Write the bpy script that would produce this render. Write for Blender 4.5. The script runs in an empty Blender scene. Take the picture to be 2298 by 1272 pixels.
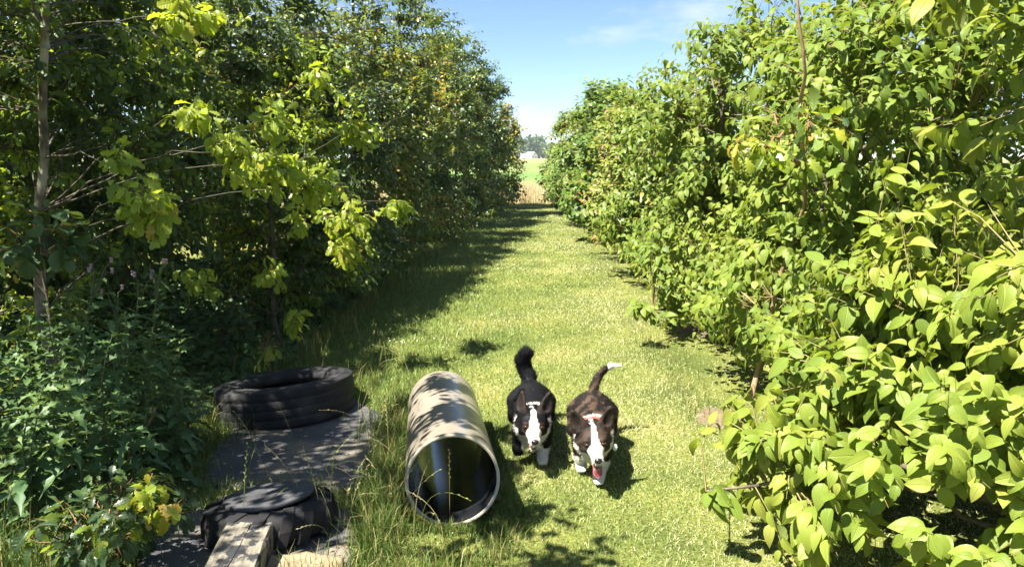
import bpy, bmesh, math
import numpy as np
from mathutils import Matrix, Vector

sc = bpy.context.scene
R = math.radians
# ------------------------------------------------------------------ camera
FPX, IW, IH, EYE = 1650.0, 2298.0, 1272.0, 1.6
PITCH, YAW = math.atan(276 / FPX), math.atan(36 / FPX)
cam_d = bpy.data.cameras.new('camera')
cam = bpy.data.objects.new('camera', cam_d)
sc.collection.objects.link(cam)
cam_d.sensor_fit = 'HORIZONTAL'
cam_d.sensor_width = 36.0
cam_d.lens = 36.0 * FPX / IW
cam_d.clip_start, cam_d.clip_end = 0.05, 9000
cam.location = (0, 0, EYE)
cam.rotation_euler = (math.pi / 2 - PITCH, 0, YAW)
sc.camera = cam
# ------------------------------------------------------------------ sky and sun
SUN_EL, SUN_AZ = R(59), R(219)          # azimuth: angle of the sun's ground direction from +X (219: left and behind)
SUN = np.array([math.cos(SUN_EL) * math.cos(SUN_AZ), math.cos(SUN_EL) * math.sin(SUN_AZ), math.sin(SUN_EL)])
world = bpy.data.worlds.new('World')
sc.world = world
world.use_nodes = True
wn, wl = world.node_tree.nodes, world.node_tree.links
bg = wn['Background']
sky = wn.new('ShaderNodeTexSky')
sky.sky_type = 'NISHITA'
sky.sun_disc = False
sky.sun_elevation = SUN_EL
sky.sun_rotation = math.atan2(SUN[0], SUN[1])
sky.air_density, sky.dust_density, sky.ozone_density = 0.75, 0.0, 4.0
tc = wn.new('ShaderNodeTexCoord')
mp = wn.new('ShaderNodeMapping'); mp.inputs['Scale'].default_value = (1.0, 1.0, 3.2); mp.inputs['Location'].default_value = (0.35, 0.1, 0.62)
wl.new(tc.outputs['Generated'], mp.inputs['Vector'])
cn = wn.new('ShaderNodeTexNoise'); cn.inputs['Scale'].default_value = 4.2; cn.inputs['Detail'].default_value = 7; cn.inputs['Roughness'].default_value = 0.58
wl.new(mp.outputs['Vector'], cn.inputs['Vector'])
cr = wn.new('ShaderNodeValToRGB')
cr.color_ramp.elements[0].position, cr.color_ramp.elements[1].position = 0.49, 0.78
cr.color_ramp.elements[0].color = (0, 0, 0, 1); cr.color_ramp.elements[1].color = (0.75, 0.75, 0.75, 1)
wl.new(cn.outputs['Fac'], cr.inputs['Fac'])
cm = wn.new('ShaderNodeMixRGB'); cm.inputs['Color2'].default_value = (6.0, 6.15, 6.9, 1)
wl.new(cr.outputs['Color'], cm.inputs['Fac']); wl.new(sky.outputs['Color'], cm.inputs['Color1'])
wl.new(cm.outputs['Color'], bg.inputs['Color'])
bg.inputs['Strength'].default_value = 0.05
sun_d = bpy.data.lights.new('sun', 'SUN')
sun_d.energy, sun_d.angle, sun_d.color = 5.0, R(0.53), (1.0, 0.94, 0.83)
sun = bpy.data.objects.new('sun', sun_d)
sc.collection.objects.link(sun)
sun.rotation_euler = Vector(SUN).to_track_quat('Z', 'Y').to_euler()
vs = sc.view_settings
vs.view_transform, vs.look, vs.gamma, vs.use_curve_mapping = 'Standard', 'None', 1.0, False
vs.exposure = 2.1
sc.render.engine = 'CYCLES'
cy = sc.cycles
cy.max_bounces, cy.diffuse_bounces, cy.glossy_bounces, cy.transmission_bounces, cy.transparent_max_bounces = 7, 4, 3, 4, 6
cy.use_denoising = True
cy.sample_clamp_indirect = 6.0

# ------------------------------------------------------------------ helpers
COL = sc.collection
_c, _s = math.cos, math.sin
FW = np.array([-_s(YAW) * _c(PITCH), _c(YAW) * _c(PITCH), -_s(PITCH)])
RT = np.array([_c(YAW), _s(YAW), 0.0])
UP = np.cross(RT, FW)
ORG = np.array([0, 0, EYE])

def ground(px, py, z=0.0):
    r = FW + RT * (px - IW / 2) / FPX - UP * (py - IH / 2) / FPX
    return ORG + r * ((z - EYE) / r[2])

def at(px, py, y):
    r = FW + RT * (px - IW / 2) / FPX - UP * (py - IH / 2) / FPX
    return ORG + r * (y / r[1])

def project(P):
    d = np.asarray(P) - ORG
    z = d @ FW
    zz = np.maximum(z, 1e-3)
    return IW / 2 + FPX * (d @ RT) / zz, IH / 2 - FPX * (d @ UP) / zz, z

def S(t):
    t = np.clip(t, 0, 1)
    return t * t * (3 - 2 * t)

def terrain(x, y):
    x, y = np.asarray(x, float), np.asarray(y, float)
    w = S((0.25 - x) / 0.6)
    dip = np.interp(y, [0, 2.0, 3.1, 4.6, 7.5], [0.10, 0.085, 0.0, -0.105, 0.0])
    far = 2.5 * S((y - 60) / 330.0)
    rough = 0.012 * np.sin(x * 3.1 + 1.3 * np.sin(y * 1.7)) * np.cos(y * 2.3 + x)
    al = (x + .3334) * -.1502 + (y - 3.1054) * .9886; ac = (x + .3334) * .9886 + (y - 3.1054) * .1502    # the pipe has settled into the turf
    bed = -.075 * S((.24 - np.abs(ac)) / .12) * S((al + .10) / .12) * S((1.52 - al) / .12)
    return w * dip + far + rough * S((40 - y) / 10) + bed

def norm(v):
    v = np.asarray(v, float)
    return v / np.maximum(np.linalg.norm(v, axis=-1, keepdims=True), 1e-9)

def pnoise(P, f, seed=0):
    """cheap smooth pseudo noise, about -1..1"""
    P = np.asarray(P) * f
    r = np.random.RandomState(seed)
    v = 0
    for k in range(5):
        d = norm(r.normal(size=3)) * (0.7 + 0.35 * k)
        v = v + np.sin(P @ d + r.uniform(0, 6.28) + 0.8 * np.sin(P @ norm(r.normal(size=3)) * 0.8 + r.uniform(0, 6.28)))
    return v / 2.6

def mesh_np(name, V, polys, mat=None, smooth=False, attrs=None, uv=None):
    """V (n,3); polys: list of (m,k) index arrays"""
    me = bpy.data.meshes.new(name)
    V = np.ascontiguousarray(V, dtype=np.float32)
    polys = [np.asarray(p, dtype=np.int32) for p in polys if len(p)]
    loops = np.concatenate([p.ravel() for p in polys])
    sizes = np.concatenate([np.full(len(p), p.shape[1], np.int32) for p in polys])
    starts = np.concatenate([[0], np.cumsum(sizes)[:-1]]).astype(np.int32)
    me.vertices.add(len(V)); me.vertices.foreach_set('co', V.ravel())
    me.loops.add(len(loops)); me.loops.foreach_set('vertex_index', loops)
    me.polygons.add(len(sizes)); me.polygons.foreach_set('loop_start', starts)
    try: me.polygons.foreach_set('loop_total', sizes)
    except Exception: pass
    if smooth: me.polygons.foreach_set('use_smooth', np.ones(len(sizes), bool))
    for k, a in (attrs or {}).items():
        a = np.asarray(a, dtype=np.float32)
        if a.ndim == 1:
            at_ = me.attributes.new(k, 'FLOAT', 'POINT'); at_.data.foreach_set('value', a)
        else:
            at_ = me.attributes.new(k, 'FLOAT_COLOR', 'POINT'); at_.data.foreach_set('color', np.ascontiguousarray(a).ravel())
    if uv is not None:
        l = me.uv_layers.new(name='UVMap')
        l.data.foreach_set('uv', np.ascontiguousarray(np.asarray(uv, np.float32)[loops]).ravel())
    me.update(); me.validate()
    if mat: me.materials.append(mat)
    return me

def link(name, data, parent=None, kind=None, loc=None):
    o = bpy.data.objects.new(name, data)
    COL.objects.link(o)
    if parent is not None: o.parent = parent
    if kind: o['kind'] = kind
    if loc is not None: o.location = loc
    return o

def thing(name, label, cat, loc=(0, 0, 0), rot=(0, 0, 0), group=None):
    o = link(name, None, loc=loc)
    o.rotation_euler = rot
    o.empty_display_size = 0.1
    tag(o, label, cat, group)
    return o

def tag(o, label, cat, group=None):
    o['label'] = label; o['category'] = cat
    if group: o['group'] = group
    return o

def tubes(paths, radii, n=6, cap=True):
    """paths: list of (k,3), radii: list of (k,) -> V, quads, tris"""
    Vs, Q, T, off = [], [], [], 0
    for P, r in zip(paths, radii):
        P = np.asarray(P, float); k = len(P); r = np.broadcast_to(np.asarray(r, float), (k,))
        t = norm(np.gradient(P, axis=0))
        a = np.where(np.abs(t[:, 2:3]) > 0.9, [[1., 0, 0]], [[0, 0, 1.]])
        if np.any(np.abs(t[:, 2]) > 0.9): a = np.tile([[1., 0.13, 0]], (k, 1))
        u = norm(np.cross(t, a)); w = np.cross(t, u)
        ang = np.arange(n) * 2 * np.pi / n
        ring = P[:, None] + r[:, None, None] * (np.cos(ang)[None, :, None] * u[:, None] + np.sin(ang)[None, :, None] * w[:, None])
        Vs.append(ring.reshape(-1, 3))
        i = np.arange(k - 1)[:, None] * n + np.arange(n)[None]
        j = np.arange(k - 1)[:, None] * n + (np.arange(n)[None] + 1) % n
        Q.append((np.stack([i, j, j + n, i + n], -1).reshape(-1, 4) + off))
        if cap:
            for b in (0, k - 1):
                base = off + b * n
                T.append(np.array([[base, base + m, base + m + 1] for m in range(1, n - 1)]))
        off += k * n
    return np.concatenate(Vs), np.concatenate(Q), (np.concatenate(T) if T else np.zeros((0, 3), int))

def tube_mesh(name, paths, radii, mat, n=6, cap=True, smooth=True):
    V, Q, T = tubes(paths, radii, n, cap)
    return mesh_np(name, V, [Q, T], mat, smooth)

def twig_mesh(name, TW, rad, mat):
    """TW (n,k,3): three-sided tubes, all at once"""
    n, k = TW.shape[:2]
    t = norm(TW[:, -1] - TW[:, 0]); u = norm(np.cross(t, [0.31, 0.2, 0.93])); w = np.cross(t, u)
    ang = np.arange(3) * 2 * np.pi / 3
    ring = np.cos(ang)[None, :, None] * u[:, None] + np.sin(ang)[None, :, None] * w[:, None]
    V = TW[:, :, None] + rad[None, :, None, None] * ring[:, None]
    i = np.arange(k - 1)[:, None] * 3 + np.arange(3)[None]; j = np.arange(k - 1)[:, None] * 3 + (np.arange(3)[None] + 1) % 3
    q = np.stack([i, j, j + 3, i + 3], -1).reshape(-1, 4)
    return mesh_np(name, V.reshape(-1, 3), [(q[None] + (np.arange(n) * k * 3)[:, None, None]).reshape(-1, 4)], mat, True)

def bez(P0, P1, P2, t):
    t = t[..., None]
    return (1 - t) ** 2 * P0 + 2 * t * (1 - t) * P1 + t ** 2 * P2

# ------------------------------------------------------------------ materials
def new_mat(name):
    m = bpy.data.materials.new(name); m.use_nodes = True
    nt = m.node_tree
    return m, nt.nodes, nt.links, nt.nodes['Principled BSDF']

def ramp(n, stops):
    r = n.new('ShaderNodeValToRGB'); e = r.color_ramp.elements
    while len(e) < len(stops): e.new(0.5)
    for i, (p, c) in enumerate(stops):
        e[i].position = p; e[i].color = (*c, 1)
    return r

def noise(n, l, scale, detail=4, rough=0.55, coord='Object', mapping=None):
    t = n.new('ShaderNodeTexCoord'); x = n.new('ShaderNodeTexNoise')
    x.inputs['Scale'].default_value = scale; x.inputs['Detail'].default_value = detail; x.inputs['Roughness'].default_value = rough
    src = t.outputs[coord]
    if mapping:
        mp_ = n.new('ShaderNodeMapping'); mp_.inputs['Scale'].default_value = mapping
        l.new(src, mp_.inputs['Vector']); src = mp_.outputs['Vector']
    l.new(src, x.inputs['Vector'])
    return x

def simple_mat(name, stops, scale=8, rough=0.8, bump=0.3, bscale=60, spec=0.3, mapping=None, detail=5, bdist=0.01):
    m, n, l, b = new_mat(name)
    x = noise(n, l, scale, detail, mapping=mapping); r = ramp(n, stops)
    l.new(x.outputs['Fac'], r.inputs['Fac']); l.new(r.outputs['Color'], b.inputs['Base Color'])
    b.inputs['Roughness'].default_value = rough; b.inputs['Specular IOR Level'].default_value = spec
    if bump:
        y = noise(n, l, bscale, 4, mapping=mapping); bp = n.new('ShaderNodeBump')
        bp.inputs['Strength'].default_value = bump; bp.inputs['Distance'].default_value = bdist
        l.new(y.outputs['Fac'], bp.inputs['Height']); l.new(bp.outputs['Normal'], b.inputs['Normal'])
    return m

def leaf_mat(name, stops, transl=(0.25, 0.36, 0.03), tfac=0.34, rough=0.42, veins=None, spec=0.35, back=1.25, t0=0.12):
    """stops: colour by tint 0..1 (leaf age); veins: (count, slant)"""
    m, n, l, b = new_mat(name)
    at_ = n.new('ShaderNodeAttribute'); at_.attribute_name = 'tint'
    oi = n.new('ShaderNodeObjectInfo'); sp = n.new('ShaderNodeSeparateColor')
    l.new(oi.outputs['Color'], sp.inputs['Color'])
    ad = n.new('ShaderNodeMath'); ad.operation = 'ADD'
    l.new(at_.outputs['Fac'], ad.inputs[0]); l.new(sp.outputs['Red'], ad.inputs[1])
    r = ramp(n, stops); l.new(ad.outputs[0], r.inputs['Fac'])
    col = r.outputs['Color']
    # blotches
    x = noise(n, l, 45, 3); mm = n.new('ShaderNodeMath'); mm.operation = 'MULTIPLY_ADD'; mm.inputs[1].default_value = 0.5; mm.inputs[2].default_value = 0.75
    l.new(x.outputs['Fac'], mm.inputs[0])
    mu = n.new('ShaderNodeMixRGB'); mu.blend_type = 'MULTIPLY'; mu.inputs['Fac'].default_value = 1
    l.new(col, mu.inputs['Color1']); l.new(mm.outputs[0], mu.inputs['Color2']); col = mu.outputs['Color']
    if veins:
        uv = n.new('ShaderNodeUVMap'); sx = n.new('ShaderNodeSeparateXYZ'); l.new(uv.outputs['UV'], sx.inputs['Vector'])
        def M(op, a, b_=None):
            k = n.new('ShaderNodeMath'); k.operation = op
            for i, q in enumerate((a, b_)):
                if q is None: continue
                if isinstance(q, (int, float)): k.inputs[i].default_value = q
                else: l.new(q, k.inputs[i])
            return k.outputs[0]
        au = M('ABSOLUTE', M('SUBTRACT', sx.outputs['X'], 0.5))
        ph = M('SUBTRACT', M('MULTIPLY', sx.outputs['Y'], veins[0]), M('MULTIPLY', au, veins[1]))
        wv = M('ABSOLUTE', M('SINE', M('MULTIPLY', ph, math.pi)))
        side = M('SUBTRACT', 1.0, M('MINIMUM', M('MULTIPLY', wv, 4.0), 1.0))
        mid = M('SUBTRACT', 1.0, M('MINIMUM', M('MULTIPLY', au, 26.0), 1.0))
        vv = M('MAXIMUM', M('MULTIPLY', side, 0.5), mid)
        lt = n.new('ShaderNodeMixRGB'); lt.inputs['Color2'].default_value = (0.30, 0.36, 0.10, 1)
        l.new(M('MULTIPLY', vv, 0.4), lt.inputs['Fac']); l.new(col, lt.inputs['Color1']); col = lt.outputs['Color']
        bp = n.new('ShaderNodeBump'); bp.inputs['Strength'].default_value = 0.55; bp.inputs['Distance'].default_value = 0.004; bp.invert = True
        l.new(vv, bp.inputs['Height']); l.new(bp.outputs['Normal'], b.inputs['Normal'])
    ge = n.new('ShaderNodeNewGeometry')
    bk = n.new('ShaderNodeMixRGB'); bk.blend_type = 'MIX'
    pale = n.new('ShaderNodeMixRGB'); pale.inputs['Fac'].default_value = 0.35; pale.inputs['Color2'].default_value = (0.13 * back, 0.17 * back, 0.09 * back, 1)
    l.new(col, pale.inputs['Color1'])
    l.new(ge.outputs['Backfacing'], bk.inputs['Fac']); l.new(col, bk.inputs['Color1']); l.new(pale.outputs['Color'], bk.inputs['Color2'])
    l.new(bk.outputs['Color'], b.inputs['Base Color'])
    b.inputs['Roughness'].default_value = rough; b.inputs['Specular IOR Level'].default_value = spec
    tr = n.new('ShaderNodeBsdfTranslucent')
    tm = n.new('ShaderNodeMixRGB'); tm.inputs['Color2'].default_value = (*transl, 1)
    tf_ = n.new('ShaderNodeMapRange'); tf_.inputs['From Min'].default_value = 0.1; tf_.inputs['From Max'].default_value = 0.75; tf_.inputs['To Min'].default_value = t0; tf_.inputs['To Max'].default_value = 0.62
    l.new(ad.outputs[0], tf_.inputs['Value']); l.new(tf_.outputs['Result'], tm.inputs['Fac'])
    l.new(col, tm.inputs['Color1']); l.new(tm.outputs['Color'], tr.inputs['Color'])
    mx = n.new('ShaderNodeMixShader'); mx.inputs['Fac'].default_value = tfac
    l.new(b.outputs[0], mx.inputs[1]); l.new(tr.outputs[0], mx.inputs[2])
    l.new(mx.outputs[0], n['Material Output'].inputs['Surface'])
    return m

def attr_mat(name, rough=0.6, tfac=0.0, spec=0.3, tcol=(0.3, 0.38, 0.05)):
    """base colour from the point colour attribute 'Col'"""
    m, n, l, b = new_mat(name)
    a = n.new('ShaderNodeAttribute'); a.attribute_name = 'Col'
    l.new(a.outputs['Color'], b.inputs['Base Color']); b.inputs['Roughness'].default_value = rough; b.inputs['Specular IOR Level'].default_value = spec
    if tfac:
        tr = n.new('ShaderNodeBsdfTranslucent'); l.new(a.outputs['Color'], tr.inputs['Color'])
        mx = n.new('ShaderNodeMixShader'); mx.inputs['Fac'].default_value = tfac
        l.new(b.outputs[0], mx.inputs[1]); l.new(tr.outputs[0], mx.inputs[2]); l.new(mx.outputs[0], n['Material Output'].inputs['Surface'])
    return m

M_bark = simple_mat('bark', [(0.3, (0.05, 0.04, 0.03)), (0.55, (0.15, 0.12, 0.085)), (0.75, (0.27, 0.25, 0.2))], 14, 0.9, 0.7, 70, mapping=(1, 1, 0.35))
M_bark_pale = simple_mat('bark_pale', [(0.38, (0.045, 0.038, 0.028)), (0.5, (0.14, 0.115, 0.08)), (0.68, (0.30, 0.27, 0.21))], 11, 0.9, 0.6, 60, mapping=(1, 1, 0.5))
M_twig_red = simple_mat('twig_brown', [(0.3, (0.13, 0.07, 0.035)), (0.7, (0.26, 0.15, 0.07))], 20, 0.7, 0.2)
M_twig_green = simple_mat('twig_green', [(0.3, (0.13, 0.12, 0.04)), (0.7, (0.24, 0.19, 0.08))], 20, 0.6, 0.1)
G_dk, G_md, G_yl = (0.028, 0.060, 0.014), (0.060, 0.110, 0.020), (0.17, 0.22, 0.025)
M_dogwood = leaf_mat('dogwood_leaf', t0=0.3, stops= [(0.0, (0.075, 0.135, 0.018)), (0.5, (0.145, 0.205, 0.024)), (0.88, (0.215, 0.26, 0.035)), (1.0, (0.24, 0.25, 0.045))], tfac=0.36, veins=(9, 5.5), rough=0.5, transl=(0.36, 0.46, 0.02))
M_dogwood_far = leaf_mat('dogwood_leaf_far', t0=0.3, stops= [(0.0, (0.065, 0.125, 0.018)), (0.55, (0.125, 0.185, 0.024)), (0.95, (0.21, 0.23, 0.035)), (1.0, (0.25, 0.14, 0.06))], tfac=0.33, rough=0.45, transl=(0.28, 0.38, 0.02))
M_hazel = leaf_mat('hazel_leaf', [(0.0, (0.045, 0.095, 0.018)), (0.6, (0.10, 0.165, 0.024)), (0.92, (0.19, 0.22, 0.03)), (1.0, (0.24, 0.13, 0.04))], tfac=0.3, rough=0.45)
M_oak = leaf_mat('oak_leaf', [(0.0, (0.024, 0.058, 0.026)), (0.45, (0.050, 0.098, 0.030)), (0.72, (0.17, 0.25, 0.025)), (0.90, (0.30, 0.34, 0.03)), (1.0, (0.40, 0.26, 0.03))], tfac=0.46, veins=(7, 4.0), rough=0.36, transl=(0.55, 0.68, 0.02), spec=.5)
M_oak_far = leaf_mat('oak_leaf_far', [(0.0, (0.032, 0.066, 0.024)), (0.45, (0.068, 0.118, 0.028)), (0.72, (0.17, 0.21, 0.032)), (0.92, (0.26, 0.25, 0.035)), (1.0, (0.36, 0.22, 0.035))], tfac=0.38, rough=0.38, transl=(0.34, 0.40, 0.02), spec=0.5)
M_alder = leaf_mat('alder_leaf', [(0.0, (0.022, 0.055, 0.022)), (1.0, (0.05, 0.095, 0.03))], tfac=0.25, veins=(8, 4), rough=0.4)
M_thistle = leaf_mat('thistle_leaf', [(0.0, (0.045, 0.10, 0.034)), (0.6, (0.09, 0.155, 0.045)), (1.0, (0.20, 0.22, 0.05))], tfac=0.25, rough=0.5)
M_thstem = simple_mat('thistle_stem', [(0.3, (0.06, 0.05, 0.03)), (0.7, (0.10, 0.13, 0.05))], 8, 0.6, 0.1)
M_thflower = simple_mat('thistle_flower', [(0.3, (0.15, 0.11, 0.12)), (0.7, (0.26, 0.19, 0.22))], 40, 0.8, 0.2)
M_grass = attr_mat('grass_blade', 0.5, 0.3)
M_dry = attr_mat('dry_grass', 0.7, 0.25)
M_fur = attr_mat('dog_coat', 0.6, 0.0, 0.12)

# ------------------------------------------------------------------ setting: ground and fields
def soil_mat():
    m, n, l, b = new_mat('meadow_ground')
    a = noise(n, l, 1.3, 6); r = ramp(n, [(0.35, (0.075, 0.10, 0.026)), (0.55, (0.15, 0.17, 0.045)), (0.7, (0.24, 0.22, 0.08))])
    l.new(a.outputs['Fac'], r.inputs['Fac'])
    c = noise(n, l, 55, 5); r2 = ramp(n, [(0.3, (0.45, 0.45, 0.45)), (0.7, (1.25, 1.2, 1.1))])
    l.new(c.outputs['Fac'], r2.inputs['Fac'])
    mu = n.new('ShaderNodeMixRGB'); mu.blend_type = 'MULTIPLY'; mu.inputs['Fac'].default_value = 1
    l.new(r.outputs['Color'], mu.inputs['Color1']); l.new(r2.outputs['Color'], mu.inputs['Color2'])
    l.new(mu.outputs['Color'], b.inputs['Base Color']); b.inputs['Roughness'].default_value = 0.95; b.inputs['Specular IOR Level'].default_value = 0.1
    bp = n.new('ShaderNodeBump'); bp.inputs['Strength'].default_value = 0.6; bp.inputs['Distance'].default_value = 0.02
    l.new(c.outputs['Fac'], bp.inputs['Height']); l.new(bp.outputs['Normal'], b.inputs['Normal'])
    return m
M_ground = soil_mat()

def grid_sheet(name, xs, ys, dz, mat):
    X, Y = np.meshgrid(xs, ys)
    V = np.stack([X, Y, terrain(X, Y) + dz], -1).reshape(-1, 3)
    nx = len(xs); i = (np.arange(len(ys) - 1)[:, None] * nx + np.arange(nx - 1)[None]).reshape(-1)
    return link(name, mesh_np(name, V, [np.stack([i, i + 1, i + nx + 1, i + nx], -1)], mat, True), kind='structure')
xs = np.concatenate([-np.geomspace(4000, 9, 14), np.arange(-8, -2.4, 0.2), np.arange(-2.4, 1.6, 0.06), np.arange(1.6, 8.01, 0.2), np.geomspace(9, 4000, 14)])
ys = np.concatenate([-np.geomspace(600, 5, 8), np.arange(-4, 2.0, 0.2), np.arange(2.0, 5.6, 0.06), np.arange(5.6, 31, 0.2), np.geomspace(32, 5000, 34)])
grid_sheet('ground', xs, ys, 0.0, M_ground)
M_crop = simple_mat('green_crop', [(0.3, (0.07, 0.15, 0.025)), (0.7, (0.12, 0.20, 0.04))], 0.25, 0.9, 0.5, 3, mapping=(1, 0.3, 1))
M_pale = simple_mat('ripening_crop', [(0.3, (0.11, 0.15, 0.035)), (0.7, (0.15, 0.18, 0.05))], 0.06, 0.9, 0.4, 2, mapping=(1, 0.3, 1))
M_stub = simple_mat('stubble', [(0.3, (0.17, 0.16, 0.055)), (0.7, (0.22, 0.20, 0.08))], 0.06, 0.9, 0.4, 2, mapping=(1, 0.3, 1))
fx = np.linspace(-220, 220, 23)
yb = lambda a, b: np.unique(np.concatenate([[ys[np.argmin(abs(ys - a))]], ys[(ys > a) & (ys < b)], [ys[np.argmin(abs(ys - b))]]]))
grid_sheet('green_crop_field', fx, yb(33, 100), 0.05, M_crop)
grid_sheet('ripening_crop_field', fx, yb(100, 215), 0.05, M_pale)
grid_sheet('stubble_field', fx * 2, yb(215, 420), 0.05, M_stub)

# bare trodden soil beside the shrub
def soil_patch(cx, cy, rx, ry, seed):
    r = np.random.RandomState(seed); k = 40; rings = [0, .35, .7, 1.0]
    V = [[cx, cy, terrain(cx, cy) + 0.012]]
    a = np.arange(k) * 2 * np.pi / k
    w = 1 + 0.12 * np.sin(a * 3 + seed) + 0.08 * np.sin(a * 7 + 2) + r.uniform(-.05, .05, k)
    for q in rings[1:]:
        x, y = cx + rx * q * w * np.cos(a), cy + ry * q * w * np.sin(a)
        V += np.stack([x, y, terrain(x, y) + 0.008 * (1 - q ** 2) + 0.004], -1).tolist()
    T = [[0, 1 + i, 1 + (i + 1) % k] for i in range(k)]; Q = []
    for q in range(2):
        o = 1 + q * k
        Q += [[o + i, o + k + i, o + k + (i + 1) % k, o + (i + 1) % k] for i in range(k)]
    link('bare_soil_patch', mesh_np('bare_soil_patch', V, [np.array(T), np.array(Q)], M_soil, True), kind='structure')
M_soil = simple_mat('bare_soil', [(0.3, (0.10, 0.075, 0.045)), (0.7, (0.18, 0.14, 0.09))], 9, 0.95, 0.5, 80)
p = ground(1615, 937); soil_patch(p[0], p[1], 0.15, 0.20, 3)
p = ground(1560, 742); soil_patch(p[0], p[1], 0.16, 0.3, 5)

# ------------------------------------------------------------------ leaf templates (x along, y across, z up)
def strip_leaf(stations, cols, fold, droop, twist=0.0, cup=0.0):
    """stations: (x, halfwidth) ; first and last may be points"""
    us = np.linspace(-1, 1, cols)
    V, UV, idx = [], [], []
    for (x, w) in stations:
        z0 = -droop * x ** 2.0
        xx = x * (1 - 0.25 * droop * x)
        if w < 1e-4:
            idx.append([len(V)] * cols); V.append([xx, 0, z0]); UV.append([0.5, x]); continue
        row = []
        for u in us:
            row.append(len(V)); V.append([xx, u * w, z0 + fold * abs(u) * w - cup * (u * w) ** 2 * 2 + twist * u * w * x]); UV.append([0.5 + 0.5 * u * w / 0.3, x])
        idx.append(row)
    T, Q = [], []
    for a, b in zip(idx[:-1], idx[1:]):
        for i in range(cols - 1):
            f = []
            for v in (a[i], b[i], b[i + 1], a[i + 1]):
                if v not in f: f.append(v)
            (T if len(f) == 3 else Q).append(f)
    return dict(V=np.array(V, float), UV=np.array(UV, float), T=np.array(T, int).reshape(-1, 3), Q=np.array(Q, int).reshape(-1, 4))

def prof(xs_, f): return [(x, f(x)) for x in xs_]
ov = lambda w, k=0.42: (lambda x: 0 if x <= 0 or x >= 1 else w * (x ** 0.62 * (1 - x) ** 0.95) / (k ** 0.62 * (1 - k) ** 0.95))
DOG = [strip_leaf(prof([0, .1, .25, .42, .6, .77, .9, 1], ov(0.29)), 3, f_, d_, t_, c_) for f_, d_, t_, c_ in ((.35, .45, .15, .2), (.5, .7, -.2, .3), (.25, .25, .1, .5), (.6, .55, .3, .1))]
DOG2 = [strip_leaf(prof([0, .2, .45, .75, 1], ov(0.29)), 3, f_, d_, t_) for f_, d_, t_ in ((.35, .5, .2), (.5, .7, -.2), (.25, .3, .1))]
FARL = [strip_leaf(prof([0, .3, .68, 1], ov(0.30)), 3, f_, d_) for f_, d_ in ((.35, .4), (.5, .15))]
RND = [strip_leaf([(0, 0), (.12, .26), (.38, .40), (.65, .40), (.88, .24), (1, 0)], 3, f_, d_) for f_, d_ in ((.25, .25), (.4, .1))]
oak_w = [(0, 0), (.10, .05), (.22, .13), (.30, .09), (.43, .22), (.51, .13), (.65, .29), (.74, .17), (.86, .22), (.95, .12), (1, 0)]
OAK = [strip_leaf(oak_w, 3, f_, d_, t_) for f_, d_, t_ in ((.3, .4, .3), (.5, .6, -.3), (.15, .2, .1))]
OAK2 = [strip_leaf([(0, 0), (.25, .15), (.35, .09), (.55, .24), (.66, .14), (.84, .23), (1, 0)], 3, f_, d_) for f_, d_ in ((.3, .4), (.5, .2))]
THI = [strip_leaf([(0, .05), (.15, .17), (.22, .06), (.36, .22), (.44, .07), (.57, .18), (.65, .06), (.78, .12), (.85, .04), (1, 0)], 3, f_, d_, t_) for f_, d_, t_ in ((.5, .5, .4), (.7, .9, -.3), (.4, .2, .2))]

def leaf_frames(D, N):
    D = norm(D); N = N - D * np.sum(D * N, -1, keepdims=True); N = norm(N)
    return D, np.cross(N, D), N

def join_leaves(templ, var, P, D, Sd, N, L):
    """-> V, polys, uv, leaf index of each vertex"""
    Vs, Ps3, Ps4, UVs, ids, off = [], [], [], [], [], 0
    for k, t in enumerate(templ):
        m = np.where(var == k)[0]
        if not len(m): continue
        v = t['V'][None] * L[m][:, None, None]
        W = P[m][:, None] + v[..., 0:1] * D[m][:, None] + v[..., 1:2] * Sd[m][:, None] + v[..., 2:3] * N[m][:, None]
        nv = len(t['V']); o = off + np.arange(len(m))[:, None, None] * nv
        Vs.append(W.reshape(-1, 3)); UVs.append(np.tile(t['UV'], (len(m), 1))); ids.append(np.repeat(m, nv))
        if len(t['T']): Ps3.append((t['T'][None] + o).reshape(-1, 3))
        if len(t['Q']): Ps4.append((t['Q'][None] + o).reshape(-1, 4))
        off += nv * len(m)
    polys = ([np.concatenate(Ps3)] if Ps3 else []) + ([np.concatenate(Ps4)] if Ps4 else [])
    return np.concatenate(Vs), polys, np.concatenate(UVs), np.concatenate(ids)

# ------------------------------------------------------------------ plants
PLANTS = []      # leaf records, turned into meshes once it is known which leaves show largest

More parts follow.
